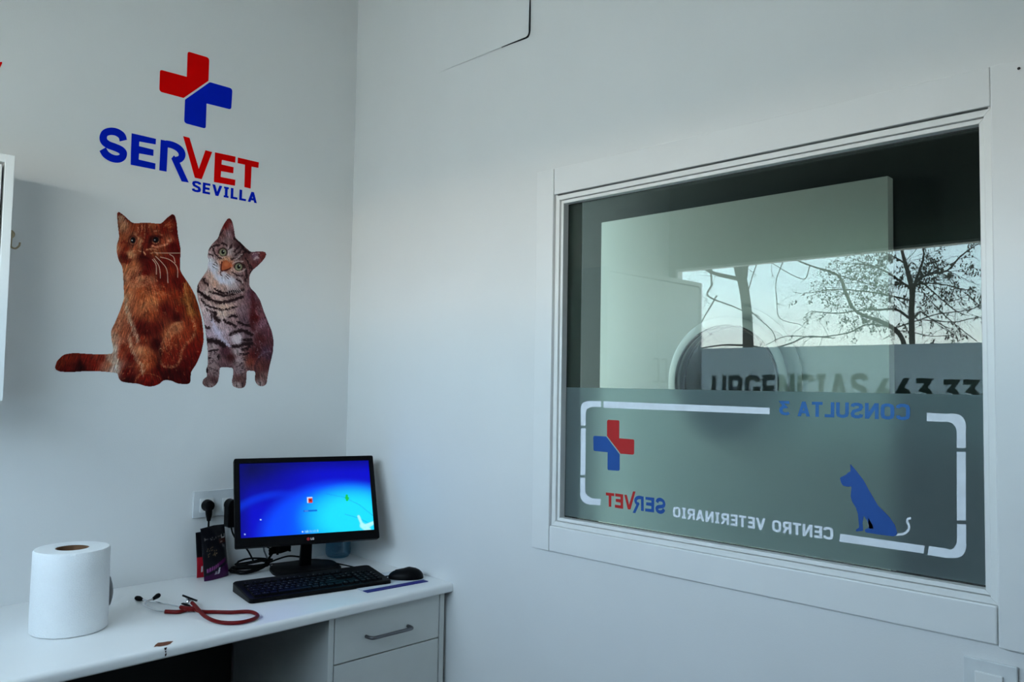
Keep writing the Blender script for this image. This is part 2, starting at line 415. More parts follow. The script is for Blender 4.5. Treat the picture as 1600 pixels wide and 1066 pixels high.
# ---- outside window (behind the camera, seen mirrored in the pane)
mat_translucent('outside_film', (.66, .72, .76), (.30, .32, .33), .78)
w2 = struct(empty('window_2', (XW, (WIN_Y0 + WIN_Y1) / 2, WIN_Z0)))
for a, bb in (((XW - .052, WIN_Y1, WIN_Z0), (XW - .002, WIN_Y0, WIN_Z0 + .03)), ((XW - .052, WIN_Y1, WIN_Z1 - .012), (XW - .002, WIN_Y0, WIN_Z1)),
              ((XW - .052, WIN_Y0 - .012, WIN_Z0 + .03), (XW - .002, WIN_Y0, WIN_Z1 - .012)), ((XW - .052, WIN_Y1, WIN_Z0 + .03), (XW - .002, WIN_Y1 + .03, WIN_Z1 - .012))):
    box('frame_bar', a, bb, 'casing_white', w2)
box('pane', (XW - .030, WIN_Y1 + .03, WIN_Z0 + .03), (XW - .026, WIN_Y0 - .012, WIN_Z1 - .012), 'outside_glass', w2)
xf = XW - .0255
FZ = mirrored(1320, 540, 0, xf)[2]
fo = empty('window_film', (xf, (WIN_Y0 + WIN_Y1) / 2, WIN_Z0 + .03))
tag(fo, 'frosted grey film with dark telephone lettering, mirrored in the interior window glass', 'window film')
box('film_sheet', (xf, WIN_Y1 + .031, WIN_Z0 + .031), (xf + .0004, WIN_Y0 - .013, FZ), 'outside_film', fo)
mat('film_ink', (.004, .018, .07), rough=.5)
def mf(px, py): return mirrored(px, py, 0, xf + .0012)
text_run('URGENCIAS', mf(1112, 628), mf(1356, 630), mf(1112, 587), 'film_ink', fo, t=.21)
text_run('663', mf(1366, 632), mf(1456, 634), mf(1366, 591), 'film_ink', fo, t=.21)
text_run('338', mf(1472, 634), mf(1562, 636), mf(1472, 593), 'film_ink', fo, t=.21)

# ================================================================== FURNITURE
mat('laminate_white', (.86, .86, .85), rough=.28, var=.01, scale=5, bump=.03, bscale=300)
mat('unit_grey', (.66, .67, .64), rough=.45, var=.015, scale=20)
mat('knee_shade', (.012, .014, .014), rough=.7)  # shade under the worktop put into a near-black colour
mat('steel', (.50, .50, .50), rough=.28, metal=1.0)
mat('dark_steel', (.16, .16, .17), rough=.35, metal=.9)
mat('black_plastic', (.003, .003, .0035), rough=.42, var=.1, spec=.12)
mat('black_matt', (.003, .003, .003), rough=.6, var=.1, spec=.12)
mat('chip_brown', (.16, .05, .02), rough=.9, var=.5, scale=300)
mat('chip_dark', (.03, .012, .01), rough=.9)
mat('recess_shade', (.012, .013, .014), rough=.8)  # shade inside gaps and recesses, set as a near-black colour
mat('cabinet_white', (.80, .81, .80), rough=.4, var=.012)

# ---- worktop with a rolled front edge
def desk_y(x): return -.636 - .020 * abs(x)
dk = empty('worktop', (-1.0, -.3, ZD - .03))
tag(dk, 'long white laminate worktop with rolled front edge and chipped spot along the left wall', 'worktop')
T = .029; prof = []
rr = .012
for k in range(7):
    a = math.pi / 2 * k / 6; prof.append((rr * math.sin(a) - rr, -rr + rr * math.cos(a)))       # (dy outwards, dz)
for k in range(5):
    a = math.pi / 2 * k / 4; prof.append((.006 * math.cos(a) - .006, -T + .006 - .006 * math.sin(a)))
b = MB(); rows = []
xs = [XW + .001, -1.5, -1.0, -.5, -.0012]
for x in xs:
    rows.append([(x, desk_y(x) - dy, ZD + dz) for dy, dz in prof] + [(x, -.0012, ZD - T), (x, -.0012, ZD)])
m_ = len(rows[0]); vsl = [p for r_ in rows for p in r_]; fsl = []
for i in range(len(xs) - 1):
    for j in range(m_):
        k = (j + 1) % m_; fsl.append((i * m_ + j, i * m_ + k, (i + 1) * m_ + k, (i + 1) * m_ + j))
fsl += [tuple(range(m_)), tuple(range((len(xs) - 1) * m_, len(xs) * m_))[::-1]]
b.add(vsl, fsl).build('top', 'laminate_white', dk, smooth=True)
def zfront(px, py):                          # point on the rolled edge: try the top, then the upright face
    q = onD(px, py, .0003)
    if q[1] > desk_y(q[0]) + .010: return q
    q = on(1, desk_y(-.95) - .0006, px, py); return q
chip = MB()
cp = [onD(x, y - 1.5, .0004) for x, y in ((240, 1013), (243, 1009), (247, 1006), (255, 1005.3), (262, 1004), (271, 1003.5), (266, 1008), (262, 1010.2), (257, 1012), (250, 1012), (245, 1012))]
for q in cp: q[1] = max(q[1], desk_y(q[0]) + .009)
chip.ngon(cp).build('chip', 'chip_brown', dk)
st = MB()
for pts in (((256.5, 1012), (261, 1011), (259.8, 1015), (257.5, 1016)), ((257.5, 1017), (260, 1016), (259.6, 1020), (258.6, 1020)), ((258, 1021), (260.6, 1020.5), (259.5, 1025), (257.6, 1025.5))):
    st.ngon([on(1, desk_y(-.95) - .0005, x, y + .6) for x, y in pts])
st.build('crack', 'chip_dark', dk)
box('knee_shade_panel', (XW + .002, -.03, .08), (-.4535, -.0015, ZD - T - .0005), 'knee_shade', dk)  # dark sheet added at the back to paint the knee space shade
box('light_block_panel', (-1.34, -.62, 0), (-1.30, -.0315, ZD - T - .0005), 'knee_shade', dk)  # added out of view to keep window light off the knee space

# ---- drawer unit under the worktop
YF = -.612
g = lambda px, py: on(1, YF, px, py)
ul, ur = -.452, -.016
du = empty('drawer_unit', ((ul + ur) / 2, -.3, 0))
tag(du, 'pale grey drawer unit with bar handles under the right end of the white worktop', 'drawer unit')
ztop = ZD - T - .0008
b = MB(); b.box((ul, YF, .0), (ul + .018, -.04, ztop)); b.build('side_panel', 'unit_grey', du, bevel=.0008)
MB().box((ur - .018, YF, .0), (ur, -.04, ztop)).build('side_panel', 'unit_grey', du, bevel=.0008)
MB().box((ul + .0182, -.05, .0), (ur - .0182, -.04, ztop)).build('back_panel', 'unit_grey', du)
MB().box((ul + .0182, YF + .03, .06), (ur - .0182, -.0505, ztop - .004)).build('shade_fill', 'recess_shade', du)  # dark filling, shade of the drawer gaps put into its colour
MB().box((ul + .0182, YF + .04, .0), (ur - .0182, YF + .055, .0595)).build('plinth', 'unit_grey', du)
dz = ztop - .006
for k, hgt in enumerate((.135, .24, .24)):
    z1 = dz; z0 = dz - hgt; dz = z0 - .004
    dr = MB().box((ul + .0215, YF + .001, z0), (ur - .0215, YF + .0195, z1)).build('drawer_front', 'unit_grey', du, bevel=.001)
    zc = z0 + .58 * (z1 - z0) if k == 0 else z1 - .15
    xa, xb = -.308, -.150
    if k == 0:
        pa, pb = g(572, 993), g(637, 980); xa, xb = pa[0], pb[0]; zc = (pa[2] + pb[2]) / 2
    h = smooth_path([(xa, YF, zc), (xa, YF - .016, zc), (xa + .004, YF - .026, zc), (xa + .016, YF - .030, zc), ((xa + xb) / 2, YF - .030, zc), (xb - .016, YF - .030, zc), (xb - .004, YF - .026, zc), (xb, YF - .016, zc), (xb, YF, zc)], 5)
    MB().tube(h, .0052, 10).build('handle', 'dark_steel', dr, smooth=True)

# ---- wall cabinet at the far left
cx0, cx1, cyf, czb, czt = XW + .07, -1.217, -.262, .585 + ZD, 1.222 + ZD
cb = empty('wall_cabinet', ((cx0 + cx1) / 2, -.13, czb))
tag(cb, 'white two-door wall cabinet at the left edge beside the lettering', 'cabinet')
MB().box((cx1 - .021, cyf, czb), (cx1, -.0008, czt)).build('side_panel', 'cabinet_white', cb, bevel=.0008)
MB().box((cx0, cyf, czb), (cx0 + .021, -.0008, czt)).build('side_panel', 'cabinet_white', cb, bevel=.0008)
MB().box((cx0 + .0212, cyf, czt - .021), (cx1 - .0212, -.0008, czt)).build('top_panel', 'cabinet_white', cb, bevel=.0008)
MB().box((cx0 + .0212, cyf, czb), (cx1 - .0212, -.0008, czb + .021)).build('bottom_panel', 'cabinet_white', cb, bevel=.0008)
MB().box((cx0 + .0213, cyf + .03, czb + .0213), (cx1 - .0213, -.001, czt - .0213)).build('shade_fill', 'recess_shade', cb)  # dark filling, shade between doors and carcass put into its colour
xm = (cx0 + cx1) / 2
for xa, xb, hx in ((cx0 + .0275, xm - .0022, xm - .035), (xm + .0022, cx1 - .0275, xm + .035)):
    dd = MB().box((xa, cyf + .001, czb + .0275), (xb, cyf + .019, czt - .0275)).build('door', 'cabinet_white', cb, bevel=.001)
    zz0, zz1 = .675 + ZD, .79 + ZD
    MB().tube(smooth_path([(hx, cyf, zz0), (hx, cyf - .022, zz0), (hx, cyf - .03, zz0 + .01), (hx, cyf - .03, zz1 - .01), (hx, cyf - .022, zz1), (hx, cyf, zz1)], 4), .005, 8).build('handle', 'steel', dd, smooth=True)

# ---- small brass hook on the left wall beside the cabinet
mat('brass', (.42, .34, .22), rough=.4, metal=.7)
hk = onL(15, 366, .0)
ho = empty('wall_hook', hk); tag(ho, 'small brass screw hook on the left wall beside the cabinet', 'hook')
MB().lathe([(.013, -.0006), (.013, -.004), (.009, -.008), (.004, -.010)], hk, 16, axis=1).build('rosette', 'brass', ho, smooth=True)
MB().tube(smooth_path([hk + (0, -.008, 0), hk + (0, -.022, -.006), hk + (0, -.020, -.030), hk + (0, -.026, -.040), hk + (.008, -.034, -.044), hk + (.016, -.038, -.036), hk + (.018, -.038, -.026)], 5), .0026, 8).build('hook', 'brass', ho, smooth=True)

# ---- access cover high on the right wall, lower corner sprung open
ac = onR(828, 57, 0.0); aw, ah = .46, .30
ao = empty('wall_cover', (0, ac[1] + aw / 2, ac[2])); tag(ao, 'white access cover high on the right wall with its lower corner gaping', 'cover panel')
pp = round_poly([(0, 0), (aw, 0), (aw, ah), (0, ah)], .014, 6)
b = MB(); nP = len(pp)
lift = [.0002 + .007 * max(0, 1 - p[0] / .14) * max(0, 1 - p[1] / .22) for p in pp]
fr = [(-.0004 - l_, ac[1] + p[0], ac[2] + p[1]) for p, l_ in zip(pp, lift)]; bk = [(-l_, q[1], q[2]) for q, l_ in zip(fr, lift)]
b.add(fr + bk, [tuple(range(nP)), tuple(range(nP, 2 * nP))[::-1]] + [(i, nP + i, nP + (i + 1) % nP, (i + 1) % nP) for i in range(nP)])
b.build('cover', 'wall_paint', ao)
gp = MB()                                     # flat dark strip painted for the shade in the sprung corner's gap, tapering away
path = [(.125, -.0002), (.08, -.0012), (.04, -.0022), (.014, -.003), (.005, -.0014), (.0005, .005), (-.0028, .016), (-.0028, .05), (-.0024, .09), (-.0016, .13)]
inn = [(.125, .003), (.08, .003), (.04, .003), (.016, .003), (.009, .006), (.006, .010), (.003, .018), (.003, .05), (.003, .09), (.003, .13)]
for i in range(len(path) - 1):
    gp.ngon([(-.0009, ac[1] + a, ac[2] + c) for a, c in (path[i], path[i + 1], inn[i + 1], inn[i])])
gp.build('shade_strip', 'recess_shade', ao)

# ---- light switch low on the right wall
mat('switch_white', (.74, .76, .76), rough=.35)
s0 = onR(1507, 1023, 0); s1y = s0[1] - .092
so = empty('light_switch', (0, (s0[1] + s1y) / 2, s0[2] - .09)); tag(so, 'white rocker light switch on the right wall below the window corner', 'switch')
MB().box((-.009, s1y, s0[2] - .088), (-.0006, s0[1], s0[2])).build('plate', 'switch_white', so, bevel=.002)
MB().box((-.0145, s0[1] - .069, s0[2] - .066), (-.0092, s0[1] - .021, s0[2] - .022)).build('rocker', 'bead_white', so, bevel=.002)

# ---- socket plate on the left wall
mat('socket_white', (.68, .70, .71), rough=.4)
p0, p1 = onL(301, 768), onL(301, 810)
px0, pz0, pz1 = p0[0], p1[2], p0[2]
soc = empty('socket_plate', (px0 + .08, 0, pz0)); tag(soc, 'white double wall socket behind the monitor', 'socket')
MB().box((px0, -.009, pz0), (px0 + .160, -.0006, pz1)).build('plate', 'socket_white', soc, bevel=.0015)
pcs = []
for q in ((322.5, 789.5), (357.5, 788)):
    c = onL(*q, .009); pcs.append(c)
    pts = [(c[0] + a, -.0092, c[2] + d) for a, d in rrect(.046, .046, .003)]
    ins = MB().prism(pts, (0, -.003, 0)).build('insert', 'bead_white', soc)
    MB().lathe([(.0195, -.0124), (.0195, -.0127)], (c[0], 0, c[2]), 24, axis=1).build('well', 'recess_shade', ins)
# plugs with their cords
def plug(c, label, big):
    o = empty('power_plug', (c[0], -.013, c[2])); tag(o, label, 'plug')
    if not big:
        MB().lathe([(.0192, -.0130), (.0192, -.024), (.0165, -.036), (.010, -.040)], (c[0], 0, c[2]), 28, axis=1).build('plug_head', 'black_plastic', o, smooth=True)
        MB().tube([(c[0], -.028, c[2] - .008), (c[0] + .001, -.028, c[2] - .030), (c[0] + .002, -.026, c[2] - .050)], [.012, .010, .006], 10).build('strain_relief', 'black_plastic', o, smooth=True)
        MB().tube(smooth_path([(c[0] + .002, -.026, c[2] - .048), (c[0] + .004, -.022, c[2] - .10), (c[0] + .008, -.012, c[2] - .17), (c[0] + .03, -.012, ZD + .006), (c[0] + .11, -.022, ZD + .005), (c[0] + .17, -.05, ZD + .004)], 6), .0032, 8).build('cord', 'black_matt', o, smooth=True)
    else:
        b = MB(); pts = [(c[0] + a, -.0130, c[2] - .022 + d) for a, d in round_poly([(-.019, -.052), (.021, -.052), (.021, .024), (.012, .040), (-.010, .040), (-.019, .024)], .008)]
        b.prism(pts, (0, -.034, 0)).build('adapter_body', 'black_plastic', o, bevel=.003)
        MB().tube(smooth_path([(c[0], -.03, c[2] - .072), (c[0] + .010, -.028, c[2] - .10), (c[0] + .035, -.026, c[2] - .135), (c[0] + .06, -.03, c[2] - .155), (c[0] + .085, -.04, ZD + .022)], 6), .003, 8).build('cord', 'black_matt', o, smooth=True)
plug(pcs[0], 'round black plug in the left outlet of the wall socket', False)
plug(pcs[1], 'black plug adapter in the right outlet half hidden by the monitor', True)

# ================================================================== THINGS ON THE WORKTOP
# ---- monitor
mc = np.array([-.289, -.212, .249 + ZD]); ya, ti = math.radians(-19.14), math.radians(21.56)
mn = np.array([math.sin(ya) * math.cos(ti), -math.cos(ya) * math.cos(ti), math.sin(ti)])
mr = np.array([math.cos(ya), math.sin(ya), 0.0]); mu = np.cross(mn, mr); mu = mu if mu[2] > 0 else -mu
MW, MH = .475, .2955
def M(a, b_, c=0.0): return mc + mr * a + mu * b_ + mn * c
bc = np.array([-.262, -.165, ZD])
mo = empty('monitor', bc); tag(mo, 'black flat-screen monitor showing a blue login screen on the worktop', 'monitor')
sl, sr, st_, sb_ = -MW / 2 + .017, MW / 2 - .016, MH / 2 - .017, -MH / 2 + .031
out = rrect(MW, MH, .006, 3); inn2 = [(min(max(p[0], sl), sr), min(max(p[1], sb_), st_)) for p in out]
b = MB(); n = len(out)
b.add([M(x, y, 0) for x, y in out] + [M(x, y, 0) for x, y in inn2] + [M(x, y, -.004) for x, y in inn2] + [M(x, y, -.022) for x, y in out],
      [(i, (i + 1) % n, n + (i + 1) % n, n + i) for i in range(n)] + [(n + i, n + (i + 1) % n, 2 * n + (i + 1) % n, 2 * n + i) for i in range(n)] + [(3 * n + i, 3 * n + (i + 1) % n, (i + 1) % n, i) for i in range(n)])
b.build('bezel', 'black_plastic', mo)
b = MB(); o1 = rrect(MW, MH, .006, 3); o2 = rrect(MW * .62, MH * .55, .02, 3)
b.add([M(x, y, -.0222) for x, y in o1] + [M(x, y, -.048) for x, y in o2], [(i, (i + 1) % n, n + (i + 1) % n, n + i) for i in range(n)] + [tuple(range(n)), tuple(range(n, 2 * n))])
b.build('back_shell', 'black_matt', mo)
# picture on the screen
NX, NY = 220, 124
S, Tt = np.meshgrid(np.linspace(0, 1, NX + 1), np.linspace(0, 1, NY + 1))       # Tt from top
def sm(a, b_, x): t = np.clip((x - a) / (b_ - a), 0, 1); return t * t * (3 - 2 * t)
def mixc(base, c, w): return base * (1 - w[..., None]) + np.array(lin(c))[None, None] * w[..., None]
img = np.zeros(S.shape + (3,)) + np.array(lin((0, 0, 195)))
img = mixc(img, (0, 0, 45), 1.0 * sm(.95, .0, np.hypot((S - .0) / .75, (Tt - .0) / .75)))
img = mixc(img, (0, 0, 90), .6 * sm(.18, .0, Tt))
img = mixc(img, (0, 0, 110), .7 * sm(.10, .0, S))
D1 = np.hypot((S - .74) / .60, (Tt - 1.02) / .72)
img = mixc(img, (0, 70, 250), sm(1.12, .84, D1))
img = mixc(img, (0, 130, 255), sm(1.0, .66, D1) * sm(.3, .62, S))
img = mixc(img, (25, 215, 255), sm(.85, .30, np.hypot((S - .84) / .55, (Tt - .80) / .62)))
img = mixc(img, (0, 60, 240), .5 * sm(.12, .0, np.abs(np.hypot((S - .3) / .5, (Tt - 1.1) / .7) - .95)) * sm(.5, .2, S))
def seg(ax, ay, bx, by, asp=1.78):
    dx, dy = (bx - ax) * asp, by - ay; L = dx * dx + dy * dy
    t = np.clip(((S - ax) * asp * dx + (Tt - ay) * dy) / L, 0, 1)
    return np.hypot((S - ax) * asp - t * dx, (Tt - ay) - t * dy)
for pts in (((.64, .46), (.78, .52), (.90, .64), (1.0, .80)), ((.78, .76), (.88, .82), (.98, .92))):
    for (a0, a1), (b0, b1) in zip(pts[:-1], pts[1:]): img = mixc(img, (0, 110, 190), .45 * sm(.008, .002, seg(a0, a1, b0, b1)))
for a0, a1, b0, b1, w_ in ((.885, .80, .91, .93, .024), (.91, .93, .955, 1.0, .05), (.91, .94, .99, .90, .02), (.95, .95, 1.0, .90, .03)):
    img = mixc(img, (170, 240, 250), .85 * sm(w_, w_ * .5, seg(a0, a1, b0, b1)))
for cx_, cy_ in ((.803, .50), (.797, .53), (.810, .535), (.803, .56), (.803, .53)): img = mixc(img, (20, 190, 70), sm(.022, .014, np.hypot((S - cx_) * 1.78, Tt - cy_)))
inb = lambda a, c, d, f: ((S > a) & (S < c) & (Tt > d) & (Tt < f)).astype(float)
img = mixc(img, (215, 225, 240), .9 * inb(.494, .536, .495, .575)); img = mixc(img, (205, 50, 30), inb(.502, .534, .512, .575)); img = mixc(img, (110, 20, 20), inb(.512, .524, .53, .555))
img = mixc(img, (0, 60, 190), .75 * inb(.46, .565, .675, .70)); img = mixc(img, (150, 200, 255), .5 * inb(.47, .50, .68, .69))
for cx_, cy_, r_, c_ in ((.145, .77, .008, (200, 240, 255)), (.03, .95, .008, (190, 220, 255)), (.447, .965, .008, (235, 245, 255))): img = mixc(img, c_, sm(r_ * 1.6, r_ * .6, np.hypot((S - cx_) * 1.78, Tt - cy_)))
for k_ in range(11): img = mixc(img, (140, 205, 255), (.75 if k_ % 3 else .3) * inb(.462 + k_ * .0095, .469 + k_ * .0095, .948 + .004 * (k_ % 2), .978))
me_v = []; me_f = []
for j in range(NY + 1):
    for i in range(NX + 1): me_v.append(M(sl + (sr - sl) * i / NX, st_ + (sb_ - st_) * j / NY, -.0038))
for j in range(NY):
    for i in range(NX):
        q = j * (NX + 1) + i; me_f.append((q, q + NX + 1, q + NX + 2, q + 1))
def set_print(o, cols):
    a = o.data.color_attributes.new('print', 'FLOAT_COLOR', 'POINT')
    c = np.ones((len(cols), 4), np.float32); c[:, :3] = cols; a.data.foreach_set('color', c.ravel())
mat_attr('screen_picture', rough=.4, emission=.92, spec=.08)
so_ = MB(); so_.v = [tuple(map(float, q)) for q in me_v]; so_.f = me_f
sc_ = so_.build('screen', 'screen_picture', mo); sc_['label'] = 'lit blue login screen'; set_print(sc_, img.reshape(-1, 3))
mat('logo_red', (.45, .02, .03), rough=.4); mat('logo_white', (.85, .85, .85), rough=.4)
by_ = -MH / 2 + .014
MB().ngon([M(-.006 + .0052 * math.cos(a), by_ + .0052 * math.sin(a), .0006) for a in np.linspace(0, 2 * math.pi, 24, endpoint=False)]).build('logo_disc', 'logo_red', mo)
text_run('LG', M(.002, by_ - .0036, .0006), M(.013, by_ - .0036, .0006), M(.002, by_ + .0036, .0006), 'logo_white', mo, t=.24)
# stand
b = MB(); sh = [(x * 1.0, y) for x, y in rrect(.232, .178, .07, 8)]
def Bp(x, y, z): return bc + np.array([mr[0] * x - mr[1] * y, mr[1] * x + mr[0] * y, z])
b.add([Bp(x, y, .0006) for x, y in sh] + [Bp(x, y, .009) for x, y in sh] + [Bp(x * .93, y * .91, .016) for x, y in sh],
      [tuple(range(len(sh)))[::-1], tuple(range(2 * len(sh), 3 * len(sh)))] + [(j * len(sh) + i, j * len(sh) + (i + 1) % len(sh), (j + 1) * len(sh) + (i + 1) % len(sh), (j + 1) * len(sh) + i) for j in (0, 1) for i in range(len(sh))])
b.build('stand_base', 'black_plastic', mo, smooth=True)
b = MB(); nk = [Bp(x, y + .012, .014) for x, y in rrect(.040, .026, .006, 3)]
topc = M(0, -.10, -.036); nk2 = [topc + mr * x + np.array([mr[1] * -y, mr[0] * y, 0]) for x, y in rrect(.034, .024, .006, 3)]
L_ = len(nk); b.add(nk + nk2, [tuple(range(L_))[::-1], tuple(range(L_, 2 * L_))] + [(i, (i + 1) % L_, L_ + (i + 1) % L_, L_ + i) for i in range(L_)])
b.build('stand_neck', 'black_plastic', mo)

# ---- keyboard
ka = math.atan2(-.52 + .442, -.156 + .611)
ko = empty('keyboard', (-.609, -.440, ZD), ka); tag(ko, 'full-size black keyboard in front of the monitor', 'keyboard')
KL, KD = .458, .178
def kz(y): return .010 + .016 * y / KD
pts = round_poly([(0, 0), (KL, 0), (KL, KD), (0, KD)], .014, 4)
b = MB(); n = len(pts)
b.add([(x, y, .0008) for x, y in pts] + [(x, y, kz(y)) for x, y in pts] + [(.003 + x * (KL - .006) / KL, .003 + y * (KD - .006) / KD, kz(y) + .003) for x, y in pts],
      [tuple(range(n))[::-1], tuple(range(2 * n, 3 * n))] + [(j * n + i, j * n + (i + 1) % n, (j + 1) * n + (i + 1) % n, (j + 1) * n + i) for j in (0, 1) for i in range(n)])
b.build('case', 'black_plastic', ko, local=True)
mat('key_black', (.003, .003, .004), rough=.45, spec=.12)
keym = {}
def key(x, y, w):
    wk = round(w, 4)
    if wk not in keym:
        b = MB(); a = [(-wk / 2, -.008, 0), (wk / 2, -.008, 0), (wk / 2, .008, 0), (-wk / 2, .008, 0)]; t = [(p[0] - .0016 * math.copysign(1, p[0]), p[1] * .8, .0058) for p in a]
        b.add(a + t, [(4, 5, 6, 7), (0, 1, 5, 4), (1, 2, 6, 5), (2, 3, 7, 6), (3, 0, 4, 7)])
        o = b.build('key', 'key_black', ko, local=True); keym[wk] = o.data
    else:
        o = bpy.data.objects.new('key', keym[wk]); COL.objects.link(o); o.parent = ko
    o.location = (x, y, kz(y) + .0032); o.rotation_euler = (math.atan(.016 / KD), 0, 0)
    legends.append((x, y))
legends = []
pit = .0188; x00 = .016
rows_k = [(.024, [1.3, 1.3, 1.3, 5.6, 1.3, 1.3, 1.3, 1.3]), (.043, [1.25, 1] + [1] * 10 + [2.6]), (.062, [1.75] + [1] * 11 + [2.1]), (.081, [1.5] + [1] * 12 + [1.35]), (.100, [1] * 13 + [1.85]), (.128, [1] + [0.6] + [1] * 4 + [.4] + [1] * 4 + [.4] + [1] * 4)]
for yk, ws in rows_k:
    tot = sum(ws); f_ = 14.75 / tot; xk = x00
    for w_ in ws:
        if w_ not in (.6, .4): key(xk + w_ * f_ * pit / 2, yk, w_ * f_ * pit - .0022)
        xk += w_ * f_ * pit
for yk in (.043, .081, .100, .128):
    for i in range(3):
        if yk == .043 and i != 1: continue
        key(x00 + 14.95 * pit + (i + .5) * pit, yk, pit - .0022)
for i in range(3): key(x00 + 14.95 * pit + (i + .5) * pit, .024, pit - .0022)
for yk in (.024, .043, .062, .081, .100):
    for i in range(4): key(x00 + 18.15 * pit + (i + .5) * pit, yk, pit - .0022)
b = MB(); rng = random.Random(4)
for (x, y) in legends:
    if rng.random() < .75:
        z = kz(y) + .0032 + .0060; dx, dy = -.003 + rng.random() * .002, .002; s_ = .0008 + .0009 * rng.random()
        b.add([(x + dx, y + dy, z + .0002), (x + dx + s_ * 1.6, y + dy, z + .0002), (x + dx + s_ * 1.6, y + dy + s_, z + .0003), (x + dx, y + dy + s_, z + .0003)], [(0, 1, 2, 3)])
lg = b.build('key_legends', 'logo_white', ko, local=True); lg['kind'] = 'stuff'

# ---- mouse mat and mouse
mat('mat_pale', (.62, .66, .70), rough=.5); mat('mat_blue', (.012, .014, .20), rough=.45)
A_, B_, C_ = onD(574, 927), onD(669, 909.5), onD(655, 898)
mp_ = empty('mouse_mat', (A_ + B_) / 2); tag(mp_, 'thin pale mouse mat with a dark blue front border', 'mouse mat')
ux = (B_ - A_); back = np.array([-ux[1], ux[0], 0]); back = back / np.linalg.norm(back)
ux = ux / np.linalg.norm(ux); Lm = np.linalg.norm(B_ - A_)
def MM(x, y, z): return A_ + ux * x + back * y + np.array([0, 0, z])
MB().prism([MM(x, y, .0006) for x, y in ((0, 0), (Lm, 0), (Lm, .0265), (0, .0265))], (0, 0, .0018)).build('border', 'mat_blue', mp_)
MB().prism([MM(x, y, .0006) for x, y in ((0, .027), (Lm, .027), (Lm, .19), (0, .19))], (0, 0, .0016)).build('sheet', 'mat_pale', mp_)
msc = np.array([-.083, -.492, ZD + .0028])
ms = empty('mouse', msc); tag(ms, 'black computer mouse on the mat beside the keyboard', 'mouse')
b = MB(); ma = math.radians(142); NU, NV = 24, 8
def mouse_pt(a, t):
    r = math.sqrt(max(0, 1 - (t * .985) ** 2.6)); x = .058 * math.cos(a) * r; y = .033 * math.sin(a) * r * (1 - .10 * math.cos(a)); z = .034 * t * (1 - .10 * math.cos(a))
    return msc + np.array([x * math.cos(ma) - y * math.sin(ma), x * math.sin(ma) + y * math.cos(ma), z])
vsl = [mouse_pt(2 * math.pi * i / NU, j / NV) for j in range(NV + 1) for i in range(NU)]
b.add(vsl, [(j * NU + i, j * NU + (i + 1) % NU, (j + 1) * NU + (i + 1) % NU, (j + 1) * NU + i) for j in range(NV) for i in range(NU)] + [tuple(range(NU))[::-1], tuple(range(NV * NU, NV * NU + NU))])
b.build('shell', 'black_plastic', ms, smooth=True)
wc = msc + np.array([math.cos(ma) * .030, math.sin(ma) * .030, .0195])
MB().lathe([(.002, -.0035), (.009, -.0030), (.009, .0030), (.002, .0035)], wc, 16, axis=0).build('wheel', 'black_matt', ms, smooth=True)
tip = msc + np.array([math.cos(ma) * .054, math.sin(ma) * .054, .008])
MB().tube(smooth_path([tip, tip + (-.02, .025, -.004), (-.112, -.34, ZD + .003), (-.13, -.17, ZD + .003), (-.15, -.055, ZD + .003), (-.24, -.030, ZD + .003), (-.30, -.020, ZD + .003), (-.33, -.012, ZD + .003)], 8), .0021, 6).build('cord', 'black_matt', ms, smooth=True)

# ---- coiled cables behind the monitor
cc = empty('cable_coil', (-.43, -.085, ZD)); tag(cc, 'coil of black computer cables lying between the pouches and the monitor', 'cables')
rng = random.Random(11)
for k in range(5):
    pts = []; ph = rng.random() * 6; rx, ry = .054 + .010 * rng.random(), .030 + .008 * rng.random()
    for i in range(25):
        a = 2 * math.pi * i / 24
        pts.append((-.428 + .008 * rng.random() + rx * math.cos(a) + .004 * k, -.068 + ry * math.sin(a) - .003 * k, ZD + .006 + .0068 * k + .004 * math.sin(a * 2 + ph) + .004))
    MB().tube(pts, .0034, 7).build('cable_loop', 'black_matt', cc, smooth=True)
MB().tube(smooth_path([(-.37, -.085, ZD + .024), (-.335, -.06, ZD + .045), (-.315, -.05, ZD + .062)], 6), .0042, 7).build('cable', 'black_matt', cc, smooth=True)
MB().tube(smooth_path([(-.37, -.08, ZD + .02), (-.31, -.07, ZD + .030), (-.25, -.04, ZD + .026), (-.19, -.03, ZD + .012), (-.16, -.03, ZD + .005)], 6), .003, 7).build('cable', 'black_matt', cc, smooth=True)
cbn = cc
for k in range(4):
    z_ = ZD + .048 + .006 * k
    MB().tube(smooth_path([(-.345, -.060 - .004 * (k % 2), z_), (-.325, -.066, z_ + .004), (-.30, -.060, z_ + .001), (-.275, -.064 + .004 * (k % 2), z_ + .006), (-.262, -.06, z_ + .002)], 5), .0042, 7).build('strand', 'black_matt', cbn, smooth=True)
MB().tube([(-.318, -.0725, ZD + .045), (-.318, -.0725, ZD + .075)], .0045, 8).build('tie', 'black_plastic', cbn)
for a0, a1, a2 in (((-.342, -.062, ZD + .068), (-.405, -.075, ZD + .112), M(-.10, -.06, -.036)), ((-.318, -.062, ZD + .07), (-.29, -.085, ZD + .13), M(-.03, -.05, -.045)), ((-.278, -.062, ZD + .068), (-.235, -.085, ZD + .112), M(.03, -.06, -.042))):
    MB().tube(smooth_path([a0, tuple((np.array(a0) + a1) / 2 + (0, 0, -.004)), a1, a2], 5), .0024, 6).build('cable', 'black_matt', cbn, smooth=True)
mat('grey_rod', (.10, .11, .12), rough=.5)
MB().tube([(-.352, -.10, ZD + .002), (-.357, -.05, ZD + .06), (-.362, -.035, ZD + .14), (-.370, -.004, ZD + .19)], .0028, 7).build('grey_cable', 'grey_rod', cbn, smooth=True)

